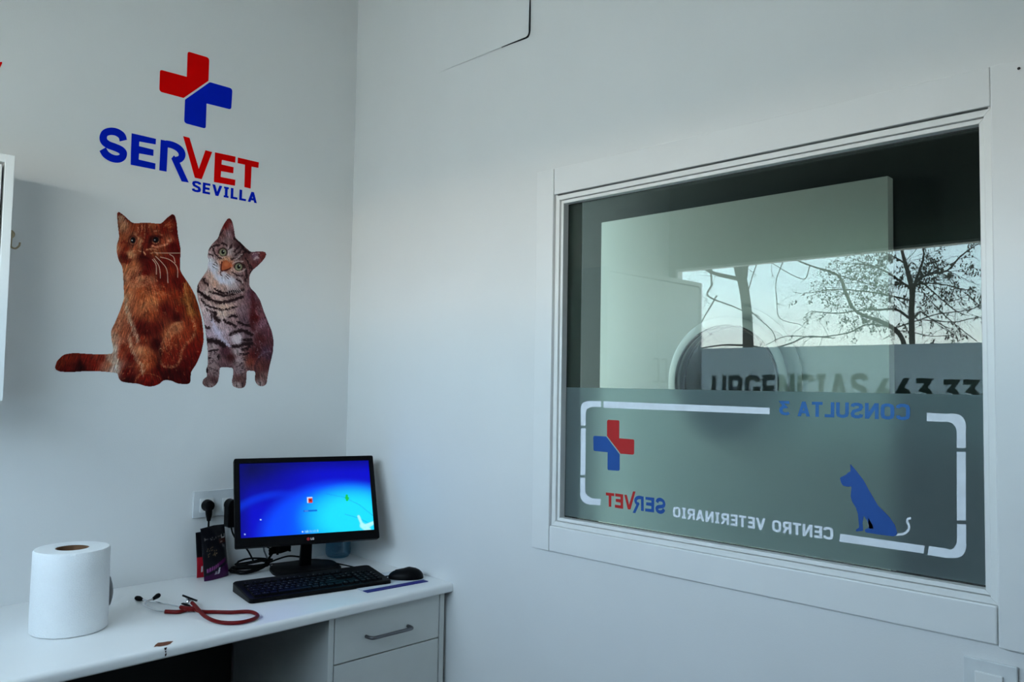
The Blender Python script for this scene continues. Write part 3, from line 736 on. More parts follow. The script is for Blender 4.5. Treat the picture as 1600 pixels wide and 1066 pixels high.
# ---- water bottle in the corner
mat_pane('blue_plastic', (.50, .72, .84), .06)
bt = np.array([-.062, -.058, ZD + .0008]); bo = empty('water_bottle', bt); tag(bo, 'clear blue plastic water bottle in the corner behind the monitor', 'bottle')
MB().lathe([(.018, .004), (.030, .0), (.040, .004), (.0455, .014), (.0465, .030), (.0455, .040), (.0455, .05), (.0465, .07), (.0450, .08), (.0465, .09), (.0465, .16), (.040, .19), (.022, .215), (.014, .225), (.014, .24)], bt, 32).build('bottle_body', 'blue_plastic', bo, smooth=True)
mat('cap_blue', (.02, .08, .35), rough=.4)
MB().lathe([(.0155, .236), (.0155, .254), (.013, .256)], bt, 24).build('cap', 'cap_blue', bo, smooth=True)

# ---- two snack pouches against the wall
mat_attr('pouch_print', rough=.32, spec=.18)
def pouch(label, bl, br, top_mid, thick, H, paint, seed):
    bl, br = np.array(bl), np.array(br); o = empty('snack_pouch', (bl + br) / 2); tag(o, label, 'pouch', 'foil pouches by the socket')
    NXp, NYp = 40, 56; rng = np.random.RandomState(seed); ph = rng.rand(8) * 6
    wv = br - bl; nrm = np.cross(wv, (0, 0, 1)); nrm = nrm / np.linalg.norm(nrm)
    if nrm[1] > 0: nrm = -nrm
    vs_, cs = [], []
    lean = np.array(top_mid) - (bl + br) / 2
    for side in (1, -1):
        for j in range(NYp + 1):
            t = j / NYp
            for i in range(NXp + 1):
                s = i / NXp
                env = (math.sin(math.pi * min(max(s, 0), 1)) ** .55) * (1 - t ** 3.2) * (.55 + .45 * min(1, t / .12))
                wr = .0016 * (math.sin(9 * s + 5 * t + ph[0]) + math.sin(14 * t - 6 * s + ph[1]) + .7 * math.sin(23 * s * t + ph[2])) * env
                p_ = bl + wv * (.5 + (s - .5) * (1 - .035 * math.sin(math.pi * t) + .012 * math.sin(7 * t + ph[3]))) + lean * t + nrm * (side * thick / 2 * env + wr * (1 if side > 0 else .3))
                if t > .97: p_ = p_ + np.array([0, 0, -.003 * abs(s - .55) * 2])
                vs_.append(p_); cs.append(paint(s, t) if side > 0 else (.006, .006, .008))
    fs_ = []; off = (NXp + 1) * (NYp + 1)
    for sd in (0, 1):
        for j in range(NYp):
            for i in range(NXp):
                q = sd * off + j * (NXp + 1) + i; f = (q, q + 1, q + NXp + 2, q + NXp + 1); fs_.append(f if sd == 0 else f[::-1])
    for j in range(NYp):
        for i in (0, NXp):
            q = j * (NXp + 1) + i; f = (q, q + NXp + 1, q + NXp + 1 + off, q + off); fs_.append(f if i == 0 else f[::-1])
    for j in (0, NYp):
        for i in range(NXp):
            q = j * (NXp + 1) + i; f = (q, q + off, q + 1 + off, q + 1); fs_.append(f if j == 0 else f[::-1])
    b = MB(); b.v = [tuple(map(float, q)) for q in vs_]; b.f = fs_
    pb = b.build('foil', 'pouch_print', o, smooth=True); set_print(pb, np.array(cs)); return o
def paint_rear(s, t):
    if t < .44 and s < .40 - .15 * abs(t - .1): 
        if .12 < t < .24 and .13 < s < .2: return (.6, .6, .6)
        return (.36, .008, .02)
    return (.006, .006, .009)
def paint_front(s, t):
    c = (.005, .005, .008)
    d = t - (.10 + .20 * s)
    if d < -.02: c = (.045, .004, .05)
    if -.02 < d < .035: c = (.004, .004, .010)
    if .035 < d < .105 and .06 < s < .85: c = (.10, .008, .085) if (int(s * 40) % 3 or s > .45) else (.30, .10, .26)
    h = math.sin(s * 71.3 + math.floor(t * 56) * 12.9) * 43758.5; h -= math.floor(h)
    if .74 < t < .80 and .08 < s < .55 and h > .72: c = (.16, .15, .15)
    if .775 < t < .80 and .58 < s < .76: c = (.10, .09, .09)
    if .735 < t < .765 and .76 < s < .93: c = (.60, .60, .60)
    if .735 < t < .82 and (.90 < s < .94 or .75 < s < .78): c = (.55, .55, .55)
    if .66 < t < .735 and .60 < s < .95: c = (.050, .008, .004)
    if .665 < t < .685 and .66 < s < .80: c = (.35, .28, .24)
    if .44 < t < .62 and .10 < s < .5 and h > .90: c = (.20, .14, .08)
    if abs(t - (.62 - .22 * (s - .70))) < .022 and .74 < s < .86: c = (.12, .12, .13)
    if .10 < t < .20 and abs(s - .50 - .5 * (t - .15)) < .035: c = (.65, .65, .68)
    if .10 < t < .15 and .30 < s < .42 and h > .4: c = (.45, .4, .5)
    return c
pouch('black foil pouch with a red lower corner standing against the wall', (-.588, -.038, ZD + .001), (-.490, -.038, ZD + .001), (-.545, -.030, ZD + .150), .014, .15, paint_rear, 3)
pouch('black and purple foil pouch leaning in front of the red-cornered pouch', (-.590, -.098, ZD + .001), (-.492, -.066, ZD + .001), (-.547, -.052, ZD + .168), .034, .17, paint_front, 8)

# ---- big paper roll
mat('paper', (.86, .87, .87), rough=.95, var=.01, bump=.9, bscale=300, spec=.1); mat('cardboard', (.17, .085, .04), rough=.9, var=.15)
rc = np.array([-1.064, -.350, ZD + .0008]); RR, RH = .0905, .207
ro = empty('paper_roll', rc); tag(ro, 'large white embossed paper towel roll standing on the worktop', 'paper roll')
MB().lathe([(.0395, .0), (RR - .004, .0), (RR - .0005, .003), (RR + .0005, .05), (RR, .10), (RR - .0005, .15), (RR - .001, RH - .004), (RR - .004, RH), (.0395, RH), (.0395, .0)], rc, 72, cap=False).build('paper', 'paper', ro, smooth=True)
MB().lathe([(.0393, .001), (.0393, RH - .001), (.0365, RH - .001), (.0365, .001), (.0393, .001)], rc, 40, cap=False).build('core', 'cardboard', ro, smooth=True)
b = MB(); fl = []                              # loose end of the sheet standing off at the right
for j in range(9):
    for i in range(13):
        u, v = i / 12, j / 8; a = math.radians(28 - 40 * u); r_ = RR + .0008 + .010 * (u ** 1.2) * math.sin(math.pi * min(1, .15 + v * .8)) ** 1.2
        fl.append(rc + np.array([r_ * math.cos(a), r_ * math.sin(a), .045 + .075 * v + .006 * math.sin(5 * u + 2)]))
b.add(fl, [(j * 13 + i, j * 13 + i + 1, (j + 1) * 13 + i + 1, (j + 1) * 13 + i) for j in range(8) for i in range(12)])
b.build('loose_end', 'paper', ro, smooth=True)

# ---- stethoscope
mat('red_tubing', (.13, .003, .003), rough=.4, spec=.2); mat('chrome', (.62, .62, .63), rough=.15, metal=1.0)
def dp(px, py, h=.005): return onD(px, py, h)
sh0 = dp(283, 952, 0); sto = empty('stethoscope', sh0); tag(sto, 'red stethoscope lying on the worktop in front of the keyboard', 'stethoscope')
tr_ = .0052
MB().tube(smooth_path([dp(304, 952, .012), dp(315, 956, .009), dp(336, 956.5, .0062), dp(360, 957, .0062), dp(388, 956, .0062), dp(400, 959.5, .0062), dp(402, 964, .0062), dp(392, 969, .0062), dp(374, 973, .0062), dp(352, 973.5, .0062), dp(334, 970, .0062), dp(320, 963, .008), dp(311, 954, .015), dp(305, 947, .020), dp(300, 942, .024)], 7), tr_, 12).build('tubing', 'red_tubing', sto, smooth=True)
MB().tube(smooth_path([dp(304, 952, .012), dp(296, 952, .0105), dp(287, 954.5, .0062), dp(277, 956.5, .0062), dp(258, 956, .0062)], 6), [.0075] * 8 + [.0056] * 17, 12).build('yoke_arm', 'red_tubing', sto, smooth=True)
MB().tube(smooth_path([dp(304, 951.5, .013), dp(296, 951, .013), dp(289, 950, .012), dp(282, 949, .012)], 6), .0056, 12).build('yoke_arm', 'red_tubing', sto, smooth=True)
MB().tube(smooth_path([dp(259, 956, .0062), dp(247, 954.5, .006), dp(236, 951, .006), dp(227, 947, .008), dp(226.5, 943.5, .012), dp(231, 939.5, .016), dp(239, 936, .02)], 6), .0023, 10).build('ear_tube', 'chrome', sto, smooth=True)
MB().tube(smooth_path([dp(283, 949, .012), dp(265, 945, .010), dp(245, 941.5, .008), dp(232, 939.5, .007), dp(221, 936.5, .007)], 6), .0023, 10).build('ear_tube', 'chrome', sto, smooth=True)
MB().tube(smooth_path([dp(239.5, 936, .02), dp(243, 933.5, .021), dp(247, 931, .022), dp(249.5, 929.8, .022)], 4), [.004, .0045, .0052, .0057, .006, .0064, .0068, .007, .007, .0066, .0058, .0046, .002], 12).build('ear_tip', 'black_matt', sto, smooth=True)
MB().tube(smooth_path([dp(222, 937, .007), dp(219, 936, .007), dp(215, 935, .0075), dp(211, 934.2, .008)], 4), [.004, .0045, .0052, .0060, .0066, .007, .0072, .0072, .007, .0066, .0058, .0046, .002], 12).build('ear_tip', 'black_matt', sto, smooth=True)
# chest piece standing on its edge: wide disc, neck, small bell
ca = dp(296.5, 935, .030); vax = -.44 * RT - .9 * UP; vd_ = ray(297, 935); vd_ = vd_ / np.linalg.norm(vd_); vax = vax - vd_ * (vax @ vd_); vax = vax / np.linalg.norm(vax)
def disc_along(p0, prof, nm, m):
    e1 = np.cross(vax, (0.3, .2, 1)); e1 /= np.linalg.norm(e1); e2 = np.cross(vax, e1); vs_ = []; fs_ = []; sg = 28
    for r_, h_ in prof:
        for i in range(sg): a = 2 * math.pi * i / sg; vs_.append(p0 + vax * h_ + (e1 * math.cos(a) + e2 * math.sin(a)) * r_)
    for j in range(len(prof) - 1):
        for i in range(sg): fs_.append((j * sg + i, j * sg + (i + 1) % sg, (j + 1) * sg + (i + 1) % sg, (j + 1) * sg + i))
    fs_ += [tuple(range(sg)), tuple(range((len(prof) - 1) * sg, len(prof) * sg))]
    return MB().add(vs_, fs_).build(nm, m, sto, smooth=True)
disc_along(ca, [(.0215, -.003), (.0225, -.002), (.0225, .001), (.021, .0025)], 'diaphragm', 'black_plastic')
disc_along(ca, [(.012, .0026), (.007, .006), (.006, .012), (.008, .016)], 'chest_stem', 'chrome')
disc_along(ca, [(.010, .0162), (.0145, .019), (.0150, .022), (.0130, .0225)], 'bell', 'black_plastic')

# ================================================================== WALL STICKERS
mat('vinyl_red', (.78, .0, .0), rough=.6, var=.02, spec=.05); mat('vinyl_blue', (.0, .016, .52), rough=.6, var=.02, spec=.05)
DEC = .0008
LSC = 220 / 869.0
def lw(x, y): return onL(200 + x * LSC, 60 + y * LSC, DEC)
CROSS_RED = [(368, 80), (502, 120), (497, 262), (343, 368), (193, 328), (197, 192), (363, 237)]
CROSS_RED_R = [16, 20, 3, 3, 20, 16, 0]
CROSS_BLUE = [(505, 270), (645, 310), (637, 440), (485, 402), (480, 558), (346, 522), (352, 378)]
CROSS_BLUE_R = [6, 20, 16, 0, 16, 20, 3]
E_B = [[(22, 585), (173, 620), (171, 655), (70, 637), (68, 665), (158, 687), (157, 726), (68, 710), (66, 748), (170, 772), (168, 810), (16, 780)]]
R_B = [[(202, 625), (248, 634), (238, 823), (193, 815)]] 
V_R = [[(340, 603), (380, 614), (437, 805), (478, 690), (520, 702), (455, 870), (412, 860)]]
E_R = [[(537, 703), (664, 730), (662, 768), (580, 750), (577, 778), (652, 795), (650, 833), (575, 820), (572, 855), (663, 873), (660, 910), (530, 887)]]
T_R = [[(678, 735), (808, 765), (805, 800), (763, 792), (757, 928), (718, 918), (722, 780), (676, 770)]]
k1 = (460 / 1600.0) / LSC
def c1(x, y): return (x * k1 - 200 / LSC, y * k1)
S_line = smooth_path([c1(x, y) for x, y in ((670, 556), (662, 530), (636, 511), (604, 505), (574, 513), (561, 535), (566, 560), (590, 579), (625, 592), (655, 606), (670, 624), (664, 646), (640, 656), (606, 650), (575, 630), (558, 602))], 4)
S_B = stroke_polys(S_line, 46)
R_B = R_B + stroke_polys(smooth_path([(232, 650), (268, 657), (303, 673), (327, 696), (334, 722), (322, 744), (296, 752)], 3), 42) + [[(267, 742), (284, 722), (318, 765), (375, 890), (331, 883)]]
GLYPHS = [('vinyl_blue', S_B), ('vinyl_blue', E_B), ('vinyl_blue', R_B), ('vinyl_red', V_R), ('vinyl_red', E_R), ('vinyl_red', T_R)]
def draw_logo(fmap, parent, red, blue, cross_map=None):
    cm = cross_map or fmap
    nrm = np.cross(np.array(fmap(10, 0)) - fmap(0, 0), np.array(fmap(0, 10)) - fmap(0, 0)); nrm = nrm / np.linalg.norm(nrm)
    if nrm @ (CAM - fmap(0, 0)) < 0: nrm = -nrm
    for pts, rad, m in ((CROSS_RED, CROSS_RED_R, red), (CROSS_BLUE, CROSS_BLUE_R, blue)):
        MB().ngon([cm(x, y) for x, y in round_poly(pts, rad)]).build('cross_half', m, parent)
    for col, polys in GLYPHS:
        b = MB()
        for i, poly in enumerate(polys):
            q = round_poly(poly, 2.5, 2) if len(poly) > 6 else poly
            lift = np.zeros(3)
            if len(polys) > 1 and len(polys) - i <= 1: lift = nrm * 1.2e-4     # overlapping leg of the R lies over its bowl
            elif i == 0 and len(polys) > 1: lift = nrm * 6e-5
            b.ngon([fmap(x, y) + lift for x, y in q])
        b.build('letter', red if col == 'vinyl_red' else blue, parent)
lo = empty('logo_sticker', onL(290, 320, 0)); tag(lo, 'red and blue cross logo and lettering stuck on the left wall above the cats', 'wall sticker')
draw_logo(lw, lo, 'vinyl_red', 'vinyl_blue')
text_run('SEVILLA', lw(394, 944), lw(795, 1018), lw(397, 876), 'vinyl_blue', lo, t=.21, gap=.13)
# tip of a further sticker at the very left edge of the picture
MB().ngon([onL(x, y, DEC) for x, y in ((3, 96.5), (3.4, 99), (0, 106), (-16, 128), (-22, 128), (-6, 98))]).build('letter_sticker', 'vinyl_red', origin=onL(-5, 110, 0))
tag(bpy.data.objects['letter_sticker'], 'tip of a red wall letter at the upper left edge of the photo', 'wall sticker')

# ---- the two printed cats: flat colour print carried by a fine mesh
CS = 400 / 1332.0
def cpx(x, y): return 60 + x * CS, 310 + y * CS
WALL_GAIN = 1.2
def inside(poly, X, Y):
    r = np.zeros(X.shape, bool); n = len(poly)
    for i in range(n):
        x0, y0 = poly[i - 1]; x1, y1 = poly[i]
        if y0 == y1: continue
        c = ((y0 > Y) != (y1 > Y)) & (X < (x1 - x0) * (Y - y0) / (y1 - y0) + x0); r ^= c
    return r
def seg_dist(X, Y, pts):
    d = np.full(X.shape, 1e9)
    for (ax, ay), (bx, by) in zip(pts[:-1], pts[1:]):
        dx, dy = bx - ax, by - ay; L = dx * dx + dy * dy + 1e-9
        t = np.clip(((X - ax) * dx + (Y - ay) * dy) / L, 0, 1); d = np.minimum(d, np.hypot(X - ax - t * dx, Y - ay - t * dy))
    return d
class Painter:
    def __init__(s, x0, x1, y0, y1, step, seed):
        s.x = np.arange(x0, x1 + step, step); s.y = np.arange(y0, y1 + step, step); s.X, s.Y = np.meshgrid(s.x, s.y); s.step = step
        s.rng = np.random.RandomState(seed); s.img = np.zeros(s.X.shape + (3,))
        # wobble so that painted edges look like fur
        s.wx = s.fur(2, 0) * 2.4; s.wy = s.fur(2, 1) * 2.4
    def fur(s, n, ax, base=None):
        a = s.rng.randn(*s.X.shape)
        k = np.ones(n) / n
        for axis in (0, 1):
            m = n * 2 if axis == ax else 2
            kk = np.ones(m) / m; a = np.apply_along_axis(lambda v: np.convolve(v, kk, 'same'), axis, a)
        return a / (a.std() + 1e-9)
    def streak(s, ang, L):
        """noise drawn out along a direction"""
        a = s.rng.randn(*s.X.shape); acc = np.zeros_like(a); dx, dy = math.cos(ang), math.sin(ang)
        for k in range(-L, L + 1): acc += np.roll(np.roll(a, int(round(dx * k)), 1), int(round(dy * k)), 0)
        return acc / acc.std()
    def base(s, pts, p=3.2):
        W = np.zeros(s.X.shape); A = np.zeros(s.X.shape + (3,))
        for x, y, c in pts:
            w = 1 / ((s.X - x) ** 2 + (s.Y - y) ** 2 + 60) ** (p / 2); W += w; A += w[..., None] * np.array(c, float)
        s.img = A / W[..., None]
    def blend(s, c, w): s.img = s.img * (1 - w[..., None]) + np.array(c, float) * w[..., None]
    def stroke(s, pts, wd, c, a=1.0, soft=.5, wob=1.0, smooth_=True):
        q = [tuple(v) for v in smooth_path(pts, 6)] if smooth_ and len(pts) > 2 else pts
        d = seg_dist(s.X + s.wx * wob, s.Y + s.wy * wob, q); s.blend(c, a * sm(wd / 2 * (1 + soft), wd / 2 * (1 - soft), d))
    def hairs(s, pts, n, L, wd, c, a, spread, turn, seed):
        """short fur strokes scattered along a line"""
        q = smooth_path(pts, 12); rg_ = random.Random(seed)
        for _ in range(n):
            i = rg_.randrange(len(q) - 1); t = q[i + 1] - q[i]; an = math.atan2(t[1], t[0]) + turn + rg_.gauss(0, .35)
            p = q[i] + np.array([rg_.gauss(0, spread), rg_.gauss(0, spread)]); l_ = L * (.5 + rg_.random())
            s.stroke([tuple(p), (p[0] + l_ * math.cos(an), p[1] + l_ * math.sin(an))], wd, c, a * (.5 + .5 * rg_.random()), .8, .3, False)
    def ell(s, cx, cy, rx, ry, c, a=1.0, soft=.3, rot=0.0, wob=0.0):
        X, Y = s.X + s.wx * wob - cx, s.Y + s.wy * wob - cy; u = X * math.cos(rot) + Y * math.sin(rot); v = -X * math.sin(rot) + Y * math.cos(rot)
        d = np.hypot(u / rx, v / ry); s.blend(c, a * sm(1 + soft, 1 - soft, d))
    def poly(s, pts, c, a=1.0, wob=.5):
        m = inside(pts, s.X + s.wx * wob, s.Y + s.wy * wob).astype(float); s.blend(c, a * m)
    def build(s, name, label, outline, mname):
        keep = inside(outline, s.X, s.Y); H, Wd = s.X.shape
        cellk = keep[:-1, :-1] & keep[1:, :-1] & keep[:-1, 1:] & keep[1:, 1:]
        used = np.zeros(s.X.shape, bool); used[:-1, :-1] |= cellk; used[1:, :-1] |= cellk; used[:-1, 1:] |= cellk; used[1:, 1:] |= cellk
        idx = np.full(s.X.shape, -1); idx[used] = np.arange(used.sum())
        px, py = cpx(s.X[used], s.Y[used])
        d = FW[None] + RT[None] * ((px - 800) / F_PX)[:, None] + UP[None] * ((533 - py) / F_PX)[:, None]
        P = CAM[None] + d * ((-DEC - CAM[1]) / d[:, 1])[:, None]
        J, I = np.nonzero(cellk)
        F = np.stack([idx[J, I], idx[J + 1, I], idx[J + 1, I + 1], idx[J, I + 1]], 1)
        org = np.array([P[:, 0].mean(), 0, P[:, 2].min()])
        me = bpy.data.meshes.new(name); me.from_pydata((P - org).tolist(), [], F.tolist()); me.update()
        o = bpy.data.objects.new(name, me); COL.objects.link(o); o.location = tuple(org); me.materials.append(MATS[mname]); tag(o, label, 'wall sticker', 'printed cats on the left wall')
        c = np.clip(s.img[used] / 255, 0, 1); l = np.where(c <= .04045, c / 12.92, ((c + .055) / 1.055) ** 2.4) * WALL_GAIN
        set_print(o, np.clip(l, 0, .95)); return o
mat_attr('cat_print', rough=.6, spec=.1)

# ginger cat
OUT1 = [tuple(p) for p in [(85, 880), (95, 845), (130, 812), (185, 803), (250, 808), (330, 812), (383, 808), (390, 790), (380, 740), (376, 690), (400, 640), (425, 580), (445, 520), (443, 470), (440, 400), (437, 360), (415, 320), (405, 270), (408, 235), (420, 205), (410, 120), (408, 75), (418, 68), (440, 82), (470, 110), (490, 128), (530, 127), (580, 126), (635, 133), (665, 103), (695, 80), (710, 85), (720, 120), (727, 190), (735, 230), (742, 270), (738, 330), (738, 375), (760, 410), (790, 455), (815, 500), (835, 560), (850, 620), (858, 680), (862, 740), (850, 800), (825, 860), (795, 905), (792, 960), (775, 970), (720, 965), (690, 948), (650, 948), (635, 965), (600, 980), (560, 980), (515, 965), (470, 962), (430, 955), (415, 935), (412, 910), (330, 902), (250, 900), (170, 906), (110, 903), (90, 893)]]
OUT1 = [tuple(v) for v in round_poly(OUT1, 14, 3)]
P1 = Painter(80, 868, 62, 986, 2.1, 5)
hx = lambda x, y: (366.3 + .4061 * x, 49.95 + .4061 * y)          # head close-up
bx = lambda x, y: (66.6 + .5466 * x, 432.9 + .5466 * y)            # body close-up
pts = []
for x, y, c in ((150, 120, (150, 112, 88)), (125, 75, (95, 30, 20)), (190, 230, (160, 105, 75)), (230, 120, (85, 22, 12)), (330, 240, (125, 50, 28)), (450, 220, (120, 48, 25)), (560, 210, (135, 65, 38)), (600, 290, (125, 50, 28)), (700, 270, (95, 18, 8)), (790, 230, (120, 38, 18)), (850, 130, (75, 8, 4)), (860, 300, (75, 4, 2)), (180, 390, (135, 65, 38)), (110, 500, (165, 110, 80)), (150, 480, (140, 60, 35)), (220, 520, (105, 28, 14)), (210, 620, (80, 14, 8)), (270, 590, (185, 125, 85)), (350, 520, (130, 60, 35)), (330, 450, (135, 75, 50)), (400, 440, (150, 95, 65)), (480, 470, (70, 10, 5)), (480, 380, (90, 20, 10)), (560, 440, (60, 6, 3)), (660, 470, (130, 55, 32)), (770, 410, (140, 65, 40)), (820, 490, (70, 2, 2)), (880, 560, (80, 4, 2)), (620, 580, (120, 50, 25)), (450, 640, (60, 4, 2)), (520, 720, (80, 6, 3)), (700, 700, (90, 12, 5)), (850, 700, (95, 15, 6)), (800, 800, (110, 28, 10)), (230, 780, (165, 95, 60)), (320, 740, (150, 80, 48)), (200, 900, (170, 105, 75)), (400, 900, (165, 100, 68)), (540, 920, (140, 70, 45)), (480, 830, (75, 8, 4)), (680, 900, (80, 10, 5)), (880, 940, (85, 8, 3)), (300, 1000, (165, 95, 62)), (700, 1020, (95, 20, 8)), (500, 1020, (130, 55, 30))):
    pts.append((*hx(x, y), c))
for x, y, c in ((760, 50, (165, 85, 50)), (730, 130, (175, 105, 70)), (850, 110, (165, 75, 38)), (950, 170, (175, 90, 50)), (1050, 110, (165, 65, 30)), (1180, 110, (120, 35, 14)), (1230, 60, (85, 12, 5)), (1300, 80, (135, 60, 25)), (1290, 180, (120, 60, 25)), (1340, 270, (135, 75, 30)), (1380, 250, (95, 30, 8)), (1090, 270, (75, 10, 5)), (960, 290, (145, 60, 30)), (860, 260, (165, 85, 50)), (1190, 340, (60, 5, 3)), (1230, 260, (105, 25, 10)), (670, 300, (165, 95, 65)), (640, 450, (160, 90, 62)), (590, 520, (180, 130, 105)), (680, 480, (150, 72, 45)), (690, 640, (120, 38, 20)), (590, 640, (195, 165, 145)), (600, 760, (185, 150, 130)), (660, 700, (130, 50, 30)), (760, 720, (95, 15, 8)), (850, 440, (75, 12, 7)), (900, 480, (70, 8, 4)), (880, 560, (110, 35, 18)), (1000, 450, (85, 15, 7)), (1000, 600, (55, 3, 2)), (900, 680, (160, 78, 42)), (840, 660, (180, 110, 75)), (980, 760, (130, 45, 20)), (900, 790, (150, 65, 32)), (1030, 850, (85, 8, 4)), (720, 870, (85, 10, 5)), (740, 940, (50, 2, 1)), (930, 930, (105, 18, 8)), (930, 985, (80, 6, 3)), (1200, 440, (175, 100, 62)), (1120, 500, (165, 85, 50)), (1180, 560, (130, 40, 18)), (1110, 720, (110, 25, 12)), (1190, 700, (105, 22, 10)), (1290, 500, (125, 40, 18)), (1330, 390, (115, 35, 15)), (1410, 450, (115, 30, 8)), (1430, 560, (100, 18, 5)), (1330, 640, (100, 15, 6)), (1400, 700, (90, 6, 3)), (1300, 780, (75, 4, 2)), (1200, 880, (50, 1, 1)), (1280, 930, (60, 2, 1)), (1100, 900, (45, 0, 0)), (100, 780, (110, 28, 12)), (170, 710, (105, 24, 10)), (130, 830, (85, 10, 5)), (280, 820, (45, 2, 2)), (330, 740, (105, 20, 10)), (400, 790, (110, 22, 10)), (480, 730, (115, 30, 16)), (540, 790, (150, 85, 60)), (560, 730, (165, 125, 105)), (600, 840, (190, 160, 145))):
    pts.append((*bx(x, y), c))
P1.base(pts)
LT, MD, DK, VD = (222, 196, 168), (170, 95, 60), (85, 12, 6), (38, 2, 2)
B_ = lambda *q: [bx(*p) for p in q]; H_ = lambda *q: [hx(*p) for p in q]
P1.stroke(B_((705, 150), (725, 260), (755, 370), (795, 470), (825, 560)), 20, (205, 175, 145), .42, 1.0, 1)
P1.stroke(B_((745, 520), (770, 640), (820, 740), (860, 800), (868, 870)), 17, (195, 155, 122), .4, 1.0, 1)
P1.stroke(B_((610, 640), (615, 740), (625, 850)), 20, (196, 165, 145), .55, .9, 2)
P1.stroke(B_((1275, 20), (1290, 150), (1330, 300), (1350, 340)), 14, (165, 95, 45), .8, .9, 2)
P1.stroke(B_((1355, 370), (1375, 450), (1345, 540), (1275, 605), (1240, 680), (1230, 740)), 14, (190, 125, 82), .35, 1.0, 1)
P1.stroke(B_((1230, 740), (1195, 800), (1120, 818), (1060, 800), (1030, 730), (1030, 660), (1045, 600), (1100, 500), (1160, 410), (1250, 385)), 10, (195, 130, 88), .35, 1.0, .8)
P1.stroke(B_((1060, 640), (1120, 520), (1190, 440)), 22, (175, 95, 58), .6, .9, 2)
P1.stroke(B_((820, 930), (850, 885), (930, 878), (1010, 900), (1045, 930)), 4, (160, 80, 45), .7, .8, 1)
P1.stroke(B_((650, 870), (700, 825), (780, 812), (840, 830)), 4, (130, 55, 28), .7, .8, 1)
P1.stroke(B_((800, 960), (810, 920), (840, 885)), 6, (160, 85, 55), .7, .8, 1)
P1.stroke(B_((860, 120), (920, 100), (1000, 110), (1110, 125)), 7, (205, 115, 70), .7, .8, 3)
P1.stroke(B_((1110, 120), (1190, 90), (1230, 70)), 4, (165, 75, 40), .6, .8, 2)
P1.stroke(B_((700, 30), (830, 15), (960, 60), (1080, 50)), 6, (185, 110, 75), .6, .9, 3)
for k in range(16):
    a0 = 850 + 11 * k; P1.stroke(B_((a0, 170 + 14 * (k % 3)), (a0 + 24 - k * 2, 240 + 20 * (k % 4))), 3, (200, 120, 75), .55, .8, 1.2, False)
P1.stroke(B_((1000, 560), (1040, 640), (1020, 800), (1050, 870)), 20, VD, .6, .9, 1)
P1.stroke(B_((270, 750), (285, 800), (270, 850)), 22, (40, 2, 2), .5, .9, 1)
P1.stroke(B_((90, 850), (250, 855), (400, 850)), 5, (50, 2, 2), .7, .9, 1)
# head markings
for q in (((400, 230), (395, 300), (370, 370)), ((440, 210), (440, 280), (420, 340)), ((490, 200), (480, 290), (470, 350)), ((520, 240), (500, 300), (500, 340)), ((620, 235), (600, 270), (570, 300))): P1.stroke(H_(*q), 6, (80, 14, 8), .75, .7, 1)
for q in (((380, 250), (372, 320)), ((425, 220), (418, 300)), ((463, 210), (460, 380)), ((505, 260), (520, 230)), ((590, 300), (650, 290)), ((640, 330), (690, 350))): P1.stroke(H_(*q), 4, (190, 120, 85), .7, .7, 1, False)
P1.stroke(H_((330, 330), (370, 380), (420, 430), (390, 500)), 12, (175, 115, 80), .6, .8, 1)
for ex, ey, rx, ry in ((308, 418, 56, 56), (600, 412, 62, 54)):
    cx_, cy_ = hx(ex, ey); P1.ell(cx_, cy_, rx * .43, ry * .46, (60, 10, 5), .9, .3); P1.ell(cx_, cy_ + 1, rx * .35, ry * .37, (150, 85, 60), .9, .15)
    P1.ell(cx_ + 1, cy_ - 2, rx * .25, ry * .30, (12, 6, 10), 1, .15); gx, gy = hx(ex - 10, ey - 2); P1.ell(gx, gy, 3, 3, (225, 232, 236), 1, .3)
P1.ell(*hx(545, 400), 12, 18, (25, 2, 2), .8, .6); P1.stroke(H_((555, 490), (620, 500), (700, 480), (750, 460)), 10, (195, 120, 88), .85, .6, .8)
P1.stroke(H_((760, 420), (800, 410)), 12, (185, 115, 85), .8, .7, .8, False); P1.stroke(H_((560, 380), (620, 360), (690, 380)), 9, (55, 4, 2), .7, .7)
P1.poly([hx(*q) for q in ((415, 450), (470, 440), (510, 455), (490, 500), (450, 530), (425, 500))], (95, 25, 14), .8)
P1.stroke(H_((380, 545), (410, 560), (430, 540), (440, 520)), 4, (190, 130, 95), .8, .6, .5); P1.stroke(H_((430, 520), (428, 590), (440, 620)), 6, (45, 2, 2), .9, .6, .5)
P1.stroke(H_((400, 620), (440, 630), (490, 640), (540, 680)), 9, (45, 2, 2), .8, .7)
P1.stroke(H_((445, 560), (470, 600)), 6, (200, 140, 100), .8, .6, .5, False)
for q in (((250, 600), (280, 570), (330, 545)), ((270, 640), (310, 610), (350, 600)), ((480, 540), (560, 530), (620, 545)), ((540, 580), (590, 570), (630, 600))): P1.stroke(H_(*q), 7, (198, 135, 95), .75, .7, 1)
for q in (((160, 560), (190, 640), (250, 690)), ((180, 690), (240, 700), (280, 660)), ((160, 450), (200, 430), (240, 470))): P1.stroke(H_(*q), 12, (85, 14, 8), .65, .8, 1.5)
for q in (((340, 930), (400, 890), (470, 880)), ((480, 930), (540, 900), (590, 930)), ((250, 990), (340, 1000), (450, 980), (560, 960)), ((260, 800), (330, 780), (380, 810))): P1.stroke(H_(*q), 10, (190, 115, 80), .7, .8, 3)
for q in (((300, 870), (380, 850), (460, 860)), ((440, 950), (500, 960), (540, 1000)), ((250, 860), (300, 900), (330, 960))): P1.stroke(H_(*q), 8, (90, 18, 9), .7, .8, 3)
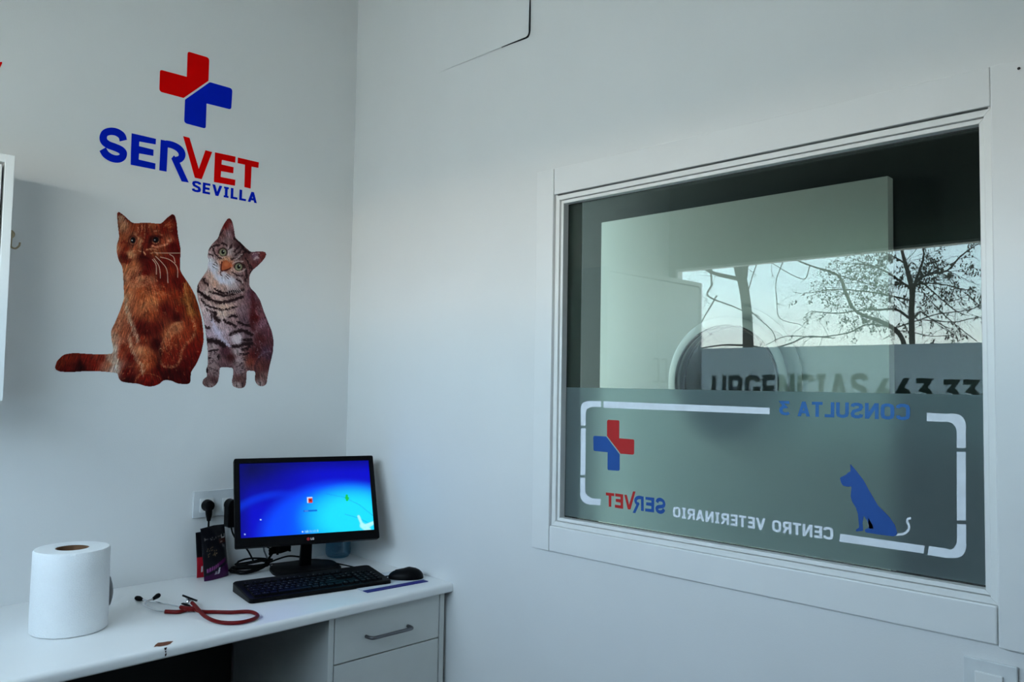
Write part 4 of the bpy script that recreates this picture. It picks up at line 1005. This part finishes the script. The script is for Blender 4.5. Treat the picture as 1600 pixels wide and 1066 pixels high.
P1.stroke(H_((120, 170), (150, 110), (200, 150), (230, 200)), 8, (165, 125, 100), .6, .9, 2); P1.stroke(H_((110, 60), (115, 130), (130, 260), (140, 360)), 5, (75, 20, 12), .6, .8, .5); P1.stroke(H_((130, 50), (220, 120), (310, 195)), 8, (80, 18, 10), .8, .8, .5)
for q in (((740, 240), (790, 205), (830, 215)), ((760, 260), (810, 240)), ((760, 290), (815, 300)), ((700, 250), (780, 180), (820, 140))): P1.stroke(H_(*q), 3.5, (170, 95, 62), .7, .6, .8)
P1.hairs(B_((705, 150), (725, 260), (755, 370), (795, 470), (825, 560)), 55, 16, 2.6, (218, 190, 160), .5, 7, .45, 1)
P1.hairs(B_((745, 520), (770, 640), (820, 740), (860, 800), (868, 870)), 50, 14, 2.6, (210, 172, 138), .5, 6, .45, 2)
P1.hairs(B_((610, 640), (615, 740), (625, 850)), 35, 14, 3, (214, 190, 170), .6, 7, .6, 3)
P1.hairs(B_((1355, 370), (1375, 450), (1345, 540), (1275, 605), (1240, 680), (1230, 740), (1195, 800), (1120, 818), (1060, 800), (1030, 730), (1030, 660), (1045, 600), (1100, 500), (1160, 410), (1250, 385)), 80, 9, 2.4, (215, 150, 105), .45, 3, 1.2, 4)
P1.hairs(B_((1080, 700), (1130, 560), (1200, 450)), 50, 13, 2.6, (205, 125, 80), .6, 14, .2, 5)
P1.hairs(B_((1275, 20), (1290, 150), (1330, 300)), 30, 14, 2.8, (185, 115, 60), .55, 4, .2, 6)
P1.hairs(B_((850, 260), (950, 180), (1000, 120)), 60, 13, 2.6, (215, 130, 82), .55, 16, 1.6, 7)
P1.hairs(B_((880, 640), (900, 740), (900, 840)), 60, 12, 2.6, (205, 125, 82), .55, 14, .1, 8)
P1.hairs(B_((640, 320), (620, 450), (650, 600)), 60, 14, 2.8, (200, 135, 100), .5, 14, -.5, 9)
rg1 = random.Random(6)
for k in range(230):
    x, y = 600 + rg1.random() * 780, 20 + rg1.random() * 900
    if 1000 < x < 1060 and y > 500: continue
    an = 1.5 + .5 * rg1.gauss(0, 1) + (.5 if x < 900 else -.3); L2 = 14 + 22 * rg1.random()
    P1.stroke(B_((x, y), (x + L2 * math.cos(an), y + L2 * math.sin(an))), 2.6, (205, 125, 80) if rg1.random() < .55 else (70, 10, 6), .38, .8, .8, False)
f1 = P1.streak(1.35, 7); f2 = P1.streak(1.9, 6); f3 = P1.rng.randn(*P1.X.shape)
mixm = (P1.X < 560).astype(float)[..., None]
P1.img = P1.img * np.clip(1 + .22 * (f1[..., None] * (1 - mixm) + f2[..., None] * mixm) + .05 * f3[..., None], .45, 1.7)
WH = (232, 200, 175)
for q in (((600, 577), (760, 579), (915, 579)), ((660, 630), (760, 655), (840, 710), (880, 780), (882, 890)), ((600, 620), (690, 710), (745, 800), (757, 960)), ((580, 650), (640, 740), (658, 830), (660, 900)), ((560, 660), (605, 730), (610, 850)), ((780, 595), (830, 630), (850, 700))): P1.stroke(H_(*q), 3.2, WH, .85, .6, 0)
P1.build('cat_sticker', 'printed ginger cat sticker with a raised paw on the left wall', OUT1, 'cat_print')

# tabby cat
OUT2 = [(985, 103), (1000, 103), (1012, 125), (1020, 170), (1025, 205), (1060, 235), (1090, 265), (1105, 278), (1150, 275), (1180, 277), (1188, 290), (1178, 315), (1145, 350), (1115, 375), (1100, 400), (1097, 430), (1100, 460), (1130, 490), (1155, 530), (1175, 590), (1195, 640), (1215, 690), (1225, 740), (1222, 800), (1205, 870), (1195, 920), (1188, 970), (1165, 982), (1140, 975), (1125, 950), (1128, 900), (1085, 897), (1082, 960), (1075, 985), (1045, 992), (1010, 980), (1005, 950), (1012, 920), (1012, 882), (945, 880), (942, 920), (935, 960), (910, 985), (875, 985), (852, 970), (855, 940), (880, 925), (868, 895), (880, 870), (880, 800), (875, 745), (868, 690), (860, 640), (850, 600), (838, 560), (828, 520), (822, 480), (828, 445), (855, 405), (880, 370), (880, 310), (882, 270), (900, 240), (935, 205), (945, 170), (965, 130)]
OUT2 = [tuple(v) for v in round_poly(OUT2, 12, 3)]
P2 = Painter(816, 1232, 98, 996, 2.1, 9)
hx = lambda x, y: (799.2 + .4061 * x, 83.25 + .4061 * y)
bx = lambda x, y: (799.2 + .5157 * x, 466.2 + .5157 * y)
pts = []
for x, y, c in ((490, 70, (95, 30, 28)), (430, 140, (105, 28, 26)), (510, 160, (120, 75, 78)), (400, 260, (110, 70, 68)), (470, 250, (140, 110, 115)), (540, 240, (80, 45, 48)), (330, 340, (90, 60, 60)), (450, 340, (120, 95, 95)), (600, 400, (55, 30, 32)), (280, 420, (140, 110, 110)), (240, 500, (165, 135, 135)), (330, 470, (130, 90, 88)), (480, 480, (165, 145, 145)), (600, 480, (110, 85, 85)), (560, 540, (110, 88, 90)), (680, 520, (70, 38, 38)), (720, 600, (95, 58, 56)), (820, 540, (115, 80, 95)), (900, 520, (110, 45, 42)), (930, 560, (90, 35, 30)), (800, 650, (90, 45, 45)), (220, 600, (195, 190, 200)), (300, 680, (200, 195, 208)), (380, 840, (205, 200, 215)), (480, 860, (190, 185, 200)), (250, 800, (190, 150, 135)), (300, 880, (185, 140, 122)), (150, 850, (130, 95, 90)), (120, 960, (160, 125, 120)), (400, 930, (170, 135, 125)), (600, 780, (120, 92, 92)), (560, 880, (150, 130, 135)), (680, 880, (110, 80, 80)), (700, 800, (90, 60, 60)), (640, 960, (125, 95, 92)), (420, 650, (185, 95, 60)), (470, 660, (165, 75, 40)), (430, 590, (190, 140, 110)), (520, 720, (165, 130, 120)), (780, 1000, (75, 42, 50)), (200, 1020, (190, 160, 152)), (500, 1040, (110, 85, 82))): pts.append((*hx(x, y), c))
for x, y, c in ((100, 60, (170, 140, 138)), (200, 110, (170, 135, 128)), (320, 190, (190, 155, 140)), (130, 220, (195, 165, 165)), (420, 170, (150, 118, 115)), (300, 260, (185, 155, 145)), (500, 220, (120, 92, 98)), (170, 320, (185, 155, 160)), (300, 400, (175, 145, 148)), (420, 330, (140, 108, 108)), (540, 330, (85, 60, 68)), (460, 520, (195, 172, 178)), (560, 500, (100, 75, 80)), (190, 480, (165, 138, 148)), (260, 440, (185, 170, 190)), (200, 590, (160, 132, 132)), (220, 700, (140, 112, 112)), (200, 800, (135, 108, 106)), (240, 860, (120, 92, 92)), (150, 960, (105, 76, 74)), (220, 930, (75, 45, 45)), (180, 990, (135, 108, 105)), (340, 640, (75, 38, 45)), (330, 760, (95, 62, 66)), (390, 700, (60, 22, 22)), (450, 640, (165, 140, 140)), (480, 740, (150, 124, 124)), (480, 830, (130, 104, 106)), (470, 920, (90, 55, 52)), (460, 980, (155, 128, 124)), (530, 960, (85, 55, 55)), (590, 740, (110, 48, 36)), (620, 680, (75, 22, 22)), (640, 300, (70, 14, 14)), (650, 180, (90, 45, 50)), (600, 60, (95, 62, 76)), (690, 250, (105, 62, 68)), (720, 350, (112, 72, 84)), (760, 450, (90, 48, 56)), (800, 520, (80, 42, 46)), (690, 520, (75, 28, 30)), (740, 640, (75, 48, 62)), (780, 680, (65, 38, 48)), (660, 620, (62, 24, 26)), (690, 800, (92, 46, 40)), (740, 780, (75, 36, 36)), (660, 880, (85, 50, 46)), (720, 900, (115, 80, 74)), (690, 970, (150, 124, 122)), (740, 960, (110, 80, 78))): pts.append((*bx(x, y), c))
P2.base(pts)
B_ = lambda *q: [bx(*p) for p in q]; H_ = lambda *q: [hx(*p) for p in q]
BK = (28, 12, 14); PK = (205, 178, 170)
st2 = P2.streak(1.2, 4); P2.img = P2.img * np.clip(1 + .17 * st2[..., None] + .10 * P2.rng.randn(*P2.X.shape)[..., None], .4, 1.8)
# dark collar stripes and chest
for q, w_ in ((((70, 900), (90, 970), (150, 1030), (220, 1060)), 11), (((330, 985), (420, 1005), (500, 990), (600, 990), (660, 960)), 12), (((140, 830), (170, 870), (200, 900)), 14), (((280, 950), (330, 980), (400, 990)), 8)): P2.stroke(H_(*q), w_, BK, .9, .5, 1.3)
for q, w_ in ((((60, 30), (110, 75), (180, 115), (270, 145), (350, 140), (440, 115), (510, 90)), 14), (((90, 110), (140, 170), (210, 200), (300, 220), (400, 205), (450, 190)), 9), (((180, 40), (260, 60), (330, 80), (420, 65)), 9), (((230, 270), (245, 310), (265, 330)), 22), (((330, 330), (350, 350), (400, 360), (440, 390)), 13), (((380, 290), (420, 280), (450, 290)), 12), (((385, 470), (430, 445), (500, 430), (560, 450), (600, 470)), 17), (((150, 530), (220, 535), (280, 555), (320, 580)), 26), (((410, 590), (460, 590), (520, 570), (600, 560)), 17), (((510, 620), (560, 610), (580, 590)), 14), (((490, 665), (540, 670), (570, 660)), 9), (((120, 385), (140, 400), (165, 405)), 15), (((500, 520), (560, 530), (600, 520)), 13), (((460, 340), (520, 370), (580, 380)), 12), (((170, 635), (220, 635), (260, 625)), 8), (((165, 715), (185, 710)), 8), (((265, 680), (270, 720)), 10), (((140, 800), (150, 840)), 16), (((190, 260), (200, 330)), 8), (((150, 215), (190, 240), (250, 250)), 8)): P2.stroke(B_(*q), w_ * 1.1, BK, .92, .45, 1.0)
rg = random.Random(2)
for k in range(46):
    x = rg.choice([175 + rg.random() * 85, 425 + rg.random() * 120]); y = 650 + rg.random() * 230; P2.stroke(B_((x, y), (x + 14, y - 6 + 8 * rg.random())), 4.5, (45, 25, 28), .75, .6, .8, False)
for k in range(90):
    x, y = 600 + rg.random() * 210, 40 + rg.random() * 640; P2.stroke(B_((x, y), (x + 8, y + 16)), 2.6, (165, 125, 135) if rg.random() < .55 else (45, 15, 18), .6, .6, .6, False)
P2.stroke(B_((605, 60), (620, 200), (600, 340), (615, 420)), 20, (58, 8, 10), .6, .9, 1); P2.stroke(B_((680, 690), (640, 790), (640, 850)), 9, (60, 28, 34), .7, .8, 1); P2.stroke(B_((670, 700), (730, 650), (800, 640)), 5, (120, 95, 112), .6, .8, 1)
P2.stroke(B_((205, 330), (240, 420), (300, 510), (380, 590)), 13, (198, 186, 205), .8, .7, 1.5); P2.ell(*bx(455, 515), 24, 22, (205, 185, 188), .85, .4, wob=1)
P2.stroke(B_((270, 190), (330, 200), (410, 175)), 10, (212, 172, 152), .7, .8, 2); P2.stroke(B_((260, 260), (330, 268), (420, 240)), 8, (205, 170, 152), .7, .8, 2)
P2.stroke(B_((285, 800), (350, 805), (410, 800)), 6, (40, 18, 20), .5, .8)
for q in (((445, 960), (450, 1005)), ((505, 960), (510, 1000)), ((690, 950), (688, 990)), ((150, 980), (165, 1000)), ((190, 985), (200, 995))): P2.stroke(B_(*q), 4, (25, 10, 12), .85, .5, .3, False)
# face
for q, w_ in ((((220, 455), (250, 420), (310, 395), (350, 400)), 8), (((210, 510), (240, 515), (265, 530)), 8), (((270, 440), (290, 500), (330, 540), (380, 570)), 9), (((380, 370), (420, 380), (450, 400)), 9), (((470, 460), (500, 420), (510, 380)), 9), (((540, 480), (570, 440), (600, 410)), 9), (((560, 520), (610, 480), (650, 430)), 10), (((600, 560), (640, 520), (690, 470)), 10), (((500, 580), (540, 560)), 7), (((660, 640), (690, 720), (700, 800), (680, 850)), 11), (((520, 740), (580, 780), (640, 790)), 8), (((570, 830), (620, 860), (660, 900)), 8), (((640, 420), (700, 480), (740, 490)), 12), (((340, 290), (370, 240), (400, 200)), 6), (((545, 310), (600, 350), (660, 420)), 12), (((750, 640), (770, 700), (750, 750)), 8), (((690, 560), (720, 620), (740, 690)), 8)): P2.stroke(H_(*q), w_ * 1.05, BK, .85, .5, .8)
for q, w_ in ((((520, 640), (560, 610), (650, 600)), 7), (((460, 520), (480, 460), (520, 440)), 8), (((550, 590), (600, 545), (640, 510)), 5), (((350, 530), (390, 550), (420, 545)), 5), (((560, 720), (620, 740), (680, 700)), 6), (((800, 580), (830, 540), (850, 560)), 8), (((770, 520), (800, 500), (860, 500)), 4), (((600, 800), (640, 840), (650, 880)), 6)): P2.stroke(H_(*q), w_, (195, 170, 165), .75, .6, .8)
P2.poly([hx(*q) for q in ((400, 590), (440, 585), (495, 630), (500, 670), (450, 715), (385, 720), (365, 680), (380, 620))], (172, 82, 46), .9, .4)
P2.stroke(H_((385, 610), (370, 670), (380, 720), (430, 715), (490, 690)), 6, (60, 12, 10), .85, .6, .4); P2.ell(*hx(440, 640), 13, 12, (200, 110, 66), .7, .5)
P2.stroke(H_((365, 740), (365, 770), (385, 790)), 5, (40, 10, 12), .9, .5, .3); P2.stroke(H_((370, 735), (430, 725), (480, 700)), 4, (60, 18, 16), .8, .6, .3)
P2.stroke(H_((240, 640), (290, 760), (360, 840), (430, 870)), 24, (205, 202, 216), .75, .7, 1); P2.stroke(H_((400, 760), (460, 800), (530, 850)), 20, (205, 198, 208), .75, .7, 1)
for q in (((270, 640), (320, 665)), ((265, 665), (300, 690)), ((290, 610), (330, 635)), ((440, 770), (490, 805)), ((430, 790), (470, 830)), ((470, 765), (500, 785))): P2.stroke(H_(*q), 3.2, (50, 25, 25), .85, .5, .3, False)
for ex, ey in ((395, 485), (597, 672)):
    cx_, cy_ = hx(ex, ey); P2.ell(cx_, cy_, 25, 24, (30, 12, 12), .95, .2); P2.stroke([(cx_ - 22, cy_ + 10), (cx_ - 8, cy_ + 24), (cx_ + 14, cy_ + 22)], 5, (205, 165, 145), .85, .5, .3)
    P2.ell(cx_, cy_ + 1, 18.5, 18.5, (120, 118, 92), 1, .12); P2.ell(cx_, cy_ + 2, 13, 13, (140, 138, 110), .7, .4); P2.ell(cx_ + 1, cy_ - 1, 9, 11.5, (10, 8, 8), 1, .15); P2.ell(cx_ + 5, cy_ - 5, 3, 3, (220, 225, 215), .9, .3)
for k in range(7): P2.stroke(H_((440 + 14 * k, 850), (450 + 22 * k, 930), (470 + 30 * k, 1010)), 2.4, (222, 212, 212), .6, .6, 0)
P2.build('cat_sticker', 'printed grey striped tabby cat sticker with tilted head on the left wall', OUT2, 'cat_print')

# ================================================================== FROSTED FILM ON THE INTERIOR PANE
mat_translucent('interior_film', (.90, 1.0, .99), (.34, .42, .43), .72, refr=.34)
mat('film_white', (.80, .84, .90), rough=.6); mat('film_red', (.50, .006, .006), rough=.6); mat('film_blue', (.004, .075, .34), rough=.6); mat('film_blue_pale', (.015, .14, .42), rough=.6)
XF = XG - .0012
fz1 = onR(1210, 611.5, XF)[2]
fm = empty('frosted_film', (XF, (GY0 + GY1) / 2, GZ0)); tag(fm, 'frosted film with mirrored lettering, cross and dog on the lower window pane', 'window film')
box('film_sheet', (XF, GY1 + .006, GZ0 + .006), (XF + .0003, GY0 - .006, fz1), 'interior_film', fm)
XP = XF - .0005
f8 = lambda x, y: onR(840 + x * .3002, 580 + y * .3002, XP)
f9 = lambda x, y: onR(1180 + x * .456, 580 + y * .456, XP)
def band(fmap, line, wd, nm='border_line'):
    q = smooth_path(line, 5) if len(line) > 2 else [np.array(p, float) for p in line]
    L_, R_ = [], []
    for i, p in enumerate(q):
        t = q[min(i + 1, len(q) - 1)] - q[max(i - 1, 0)]; t = t / np.linalg.norm(t); nn = np.array([-t[1], t[0]]); w_ = wd if not hasattr(wd, '__len__') else abs(nn[0]) * wd[0] + abs(nn[1]) * wd[1]
        L_.append(p + nn * w_ / 2); R_.append(p - nn * w_ / 2)
    b = MB()
    for i in range(len(q) - 1): b.ngon([fmap(*L_[i]), fmap(*L_[i + 1]), fmap(*R_[i + 1]), fmap(*R_[i])])
    return b.build(nm, 'film_white', fm)
w8 = (25, 31); w9 = (31, 27)
band(f8, [(330, 172), (300, 171.5), (268, 173), (246, 184), (238.5, 208), (238, 240), (238, 284)], w8)
band(f8, [(238, 298), (236, 541)], w8)
band(f8, [(235, 555), (235, 620), (238, 645), (250, 665), (272, 677), (298, 680), (327, 683)], w8)
band(f8, [(343, 174), (1208, 208)], 34)
band(f9, [(588, 157), (640, 160), (672, 161), (694, 170), (705, 192), (706, 225), (706, 264)], w9)
band(f9, [(706, 277), (706.5, 512)], w9)
band(f9, [(707, 525), (707, 575), (705, 600), (694, 619), (670, 626), (640, 622), (593, 615)], w9)
band(f9, [(579, 612), (290, 571)], 27)
text_run('CONSULTA', onR(1422, 657, XP), onR(1246, 650.5, XP), onR(1422, 631.5, XP), 'film_blue_pale', fm, t=.20)
text_run('3', onR(1235, 649.5, XP), onR(1218, 648.5, XP), onR(1235, 627, XP), 'film_blue_pale', fm, t=.20)
text_run('CENTRO VETERINARIO', onR(1302, 844.5, XP), onR(1051.5, 808, XP), onR(1302, 825, XP), 'film_white', fm, t=.20)
# logo, mirrored: wall logo's own plane coordinates carried over
def uv(x, y): q = lw(x, y); return np.array([q[0], q[2]])
ucs = np.array([uv(x, y) for x, y in CROSS_RED + CROSS_BLUE]); lo_, hi_ = ucs.min(0), ucs.max(0)
cTL, cTR, cBL = onR(991, 658, XP), onR(927, 655, XP), onR(991, 739, XP)      # picture right edge = logo left edge
def fcross(x, y): s_ = (uv(x, y) - lo_) / (hi_ - lo_); return cTL + (cTR - cTL) * s_[0] + (cBL - cTL) * (1 - s_[1])
ut = np.array([uv(*c1(540, 485)), uv(808, 765), uv(*c1(540, 675)), uv(757, 928)])
su0, su1 = uv(*c1(540, 580))[0], uv(808, 765)[0]; sv0, sv1 = uv(95, 800)[1], uv(95, 600)[1]
tBL, tBR, tTL = onR(1039.5, 804, XP), onR(946.5, 791.5, XP), onR(1039.5, 780, XP)
def ftext(x, y): q = uv(x, y); s_ = (q[0] - su0) / (su1 - su0); t_ = (q[1] - sv0) / (sv1 - sv0); return tBL + (tBR - tBL) * s_ + (tTL - tBL) * t_
draw_logo(ftext, fm, 'film_red', 'film_blue', cross_map=fcross)
DOG = [(325, 317), (345, 340), (372, 375), (388, 405), (420, 460), (460, 500), (480, 530), (488, 560), (475, 567), (420, 560), (377, 553), (375, 543), (390, 537), (385, 515), (372, 495), (368, 520), (370, 548), (345, 550), (345, 543), (356, 537), (352, 490), (345, 468), (332, 448), (327, 430), (330, 395), (318, 397), (300, 393), (293, 380), (290, 365), (312, 355), (318, 347), (327, 345)]
MB().ngon([f9(x, y) for x, y in round_poly(DOG, 5, 3)]).build('dog_silhouette', 'film_blue', fm)
band(f9, [(484, 561), (508, 558), (524, 546), (527, 530), (521, 517), (523, 507), (534, 504)], 8, 'dog_tail')
MB().ngon([f9(x, y) for x, y in ((388, 503), (402, 528), (405, 540), (392, 540), (387, 530))]).build('dog_leg', 'film_white', fm)

# ================================================================== OUTSIDE, seen mirrored in the pane
mat('paving', (.76, .64, .50), rough=.9, var=.2, scale=2)
struct(box('ground_outside', (-60, -50, -.35), (XW - .07, 50, -.25), 'paving', origin=(-30, 0, -.25)))
mat('bark', (.035, .026, .022), rough=.9, var=.3, scale=12, bump=.4, bscale=20); mat('twig', (.030, .022, .020), rough=.9); mat('dry_leaf', (.030, .026, .016), rough=.8, var=.3)
rt = random.Random(21)
def tree(label, X, trunk, boughs, twigs, pods, seed, podspots=None):
    rt = random.Random(seed)
    mp = lambda p: mirrored(p[0], p[1], 0, X)
    base = mp(trunk[0]); base[2] = -.25
    o = empty('street_tree', base); tag(o, label, 'tree')
    k = np.linalg.norm(mp((1300, 500)) - mp((1301, 500)))             # metres per picture pixel at that distance
    tp = [base] + [mp(p) for p in trunk]; tr = [trunk[0][2] * k / 2 * 1.15] + [p[2] * k / 2 for p in trunk]
    sp_ = smooth_path(tp, 5); rr_ = list(np.interp(np.linspace(0, len(tp) - 1, len(sp_)), range(len(tp)), tr))
    MB().tube(sp_, rr_, 10).build('trunk', 'bark', o, smooth=True)
    tw = MB(); lf = MB()
    def twig(p, d, L, r, lev):
        n = 6; pts = [p]; q = p.copy()
        for i in range(n):
            d = d + np.array([rt.gauss(0, .10), rt.gauss(0, .16), rt.gauss(0, .14) - .05]); d /= np.linalg.norm(d); q = q + d * L / n; pts.append(q.copy())
        tw.tube(pts, list(np.linspace(r, r * .35, n + 1)), 4, cap=False)
        if lev > 0:
            for i in range(2, n + 1):
                if rt.random() < .75:
                    d2 = d + np.array([rt.gauss(0, .4), rt.gauss(0, .75), rt.gauss(0, .6)]); d2 /= np.linalg.norm(d2); twig(pts[i], d2, L * (.35 + .4 * rt.random()), r * .55, lev - 1)
        if pods and rt.random() < pods:
            for i in range(3, n + 1):
                c = pts[i]
                for _ in range(rt.choice((1, 2, 3))):
                    s_ = k * (.9 + 1.0 * rt.random()); c2 = c + np.array([0, rt.gauss(0, 2 * k), rt.gauss(-1.5 * k, 2 * k)]); a = rt.gauss(0, .5)
                    u_ = np.array([.25 * math.sin(a * 3), math.sin(a), -math.cos(a)]) * s_ * 1.5; v_ = np.array([.2, math.cos(a), math.sin(a)]) * s_ * .55; w_ = np.array([1, 0, 0]) * s_ * .3
                    lf.add([c2 - u_, c2 + v_, c2 + u_, c2 - v_, c2 + w_, c2 - w_], [(0, 1, 4), (1, 2, 4), (2, 3, 4), (3, 0, 4), (1, 0, 5), (2, 1, 5), (3, 2, 5), (0, 3, 5)])
    for bo_ in boughs:
        P = [mp(p) + np.array([rt.gauss(0, .15), 0, 0]) * (1 if i else 0) for i, p in enumerate(bo_[0])]
        q = smooth_path(P, 6); w0, w1 = bo_[1]
        MB().tube(q, list(np.linspace(w0 * k / 2, w1 * k / 2, len(q))), 6).build('bough', 'bark', o, smooth=True)
        nt = int(bo_[2] * .55)
        for _ in range(nt):
            i = rt.randrange(2, len(q)); t = q[i] - q[i - 1]; t /= np.linalg.norm(t)
            d = t * .7 + np.array([rt.gauss(0, .4), rt.gauss(0, .7), rt.gauss(-.05, .7)]); d /= np.linalg.norm(d)
            twig(q[i], d, k * (16 + 38 * rt.random()), k * (.30 + .25 * rt.random()), twigs)
    if tw.v: tw.build('twigs', 'twig', o)['kind'] = 'stuff'
    if lf.v: lf.build('leaves', 'dry_leaf', o)['kind'] = 'stuff'
tree('stout bare street tree mirrored above the porthole in the window glass', -9.5,
     [(1169, 600, 19), (1169, 545, 18), (1167, 490, 16), (1162, 450, 16), (1156, 425, 17), (1148, 395, 13), (1143, 350, 10)],
     [([(1164, 432), (1178, 415), (1195, 398), (1215, 375)], (9, 5), 10), ([(1155, 436), (1128, 430), (1108, 420), (1085, 410), (1060, 398)], (8, 3), 20), ([(1110, 421), (1115, 445), (1120, 465), (1150, 480), (1172, 492)], (4, 1.5), 10),
      ([(1120, 462), (1105, 490), (1095, 515), (1080, 535)], (3, 1.2), 8), ([(1185, 405), (1175, 440), (1180, 480), (1200, 515), (1212, 535)], (2.2, 1.2), 4), ([(1225, 405), (1214, 440), (1214, 470), (1222, 498), (1240, 506)], (1.8, 1.0), 3),
      ([(1168, 540), (1140, 540), (1115, 545), (1085, 548)], (4, 1.5), 8), ([(1170, 540), (1200, 544), (1230, 536), (1262, 526), (1300, 528)], (3, 2), 8)], 1, 0, 3)
tree('slender street tree with dry seed pods mirrored at the right of the glass', -14.0,
     [(1425, 600, 9), (1425, 535, 8.5), (1424, 490, 8), (1425, 455, 8), (1417, 420, 5.5), (1410, 395, 4.5), (1404, 360, 3.5)],
     [([(1426, 456), (1434, 440), (1450, 428), (1478, 422), (1505, 402), (1530, 380)], (5, 1.5), 46), ([(1425, 458), (1430, 425), (1436, 395), (1442, 365)], (4.5, 2), 30), ([(1424, 452), (1405, 440), (1385, 425), (1360, 415), (1330, 410)], (4, 1.5), 46),
      ([(1424, 462), (1450, 448), (1480, 446), (1510, 455)], (3, 1), 34), ([(1424, 500), (1400, 484), (1380, 486), (1340, 482), (1300, 488), (1265, 486)], (4, 1.2), 44), ([(1424, 470), (1390, 462), (1350, 455), (1310, 452), (1275, 456)], (3, 1), 40),
      ([(1425, 502), (1440, 488), (1460, 500), (1490, 515)], (3, 1), 12), ([(1412, 410), (1390, 398), (1370, 392)], (3, 1), 24), ([(1440, 440), (1470, 466), (1490, 485), (1505, 492)], (2, 1), 14)], 1, .55, 12)
tree('leaning bare tree whose long boughs cross the mirrored sky', -7.0,
     [(1420, 600, 8), (1413, 540, 7), (1398, 515, 6.5), (1370, 500, 6)],
     [([(1372, 501), (1350, 492), (1330, 480), (1318, 455), (1300, 428), (1265, 415), (1235, 402), (1205, 398)], (5.5, 2), 26), ([(1395, 512), (1360, 508), (1320, 520), (1280, 527), (1240, 527), (1205, 540)], (2.6, 1.2), 10), ([(1400, 512), (1440, 500), (1460, 490), (1500, 480), (1545, 474)], (2.2, .9), 10),
      ([(1442, 500), (1490, 503), (1520, 498), (1545, 489)], (1.8, .8), 3), ([(1330, 482), (1326, 455), (1312, 432), (1295, 422)], (3, 1), 6), ([(1440, 455), (1475, 490), (1500, 515), (1522, 533)], (1.6, .9), 2), ([(1300, 428), (1345, 440), (1385, 455)], (2, .9), 10),
      ([(1265, 416), (1235, 432), (1205, 408), (1190, 395)], (1.8, .9), 4), ([(1380, 530), (1415, 518), (1460, 526), (1505, 522)], (1.6, .8), 3)], 1, 0, 7)
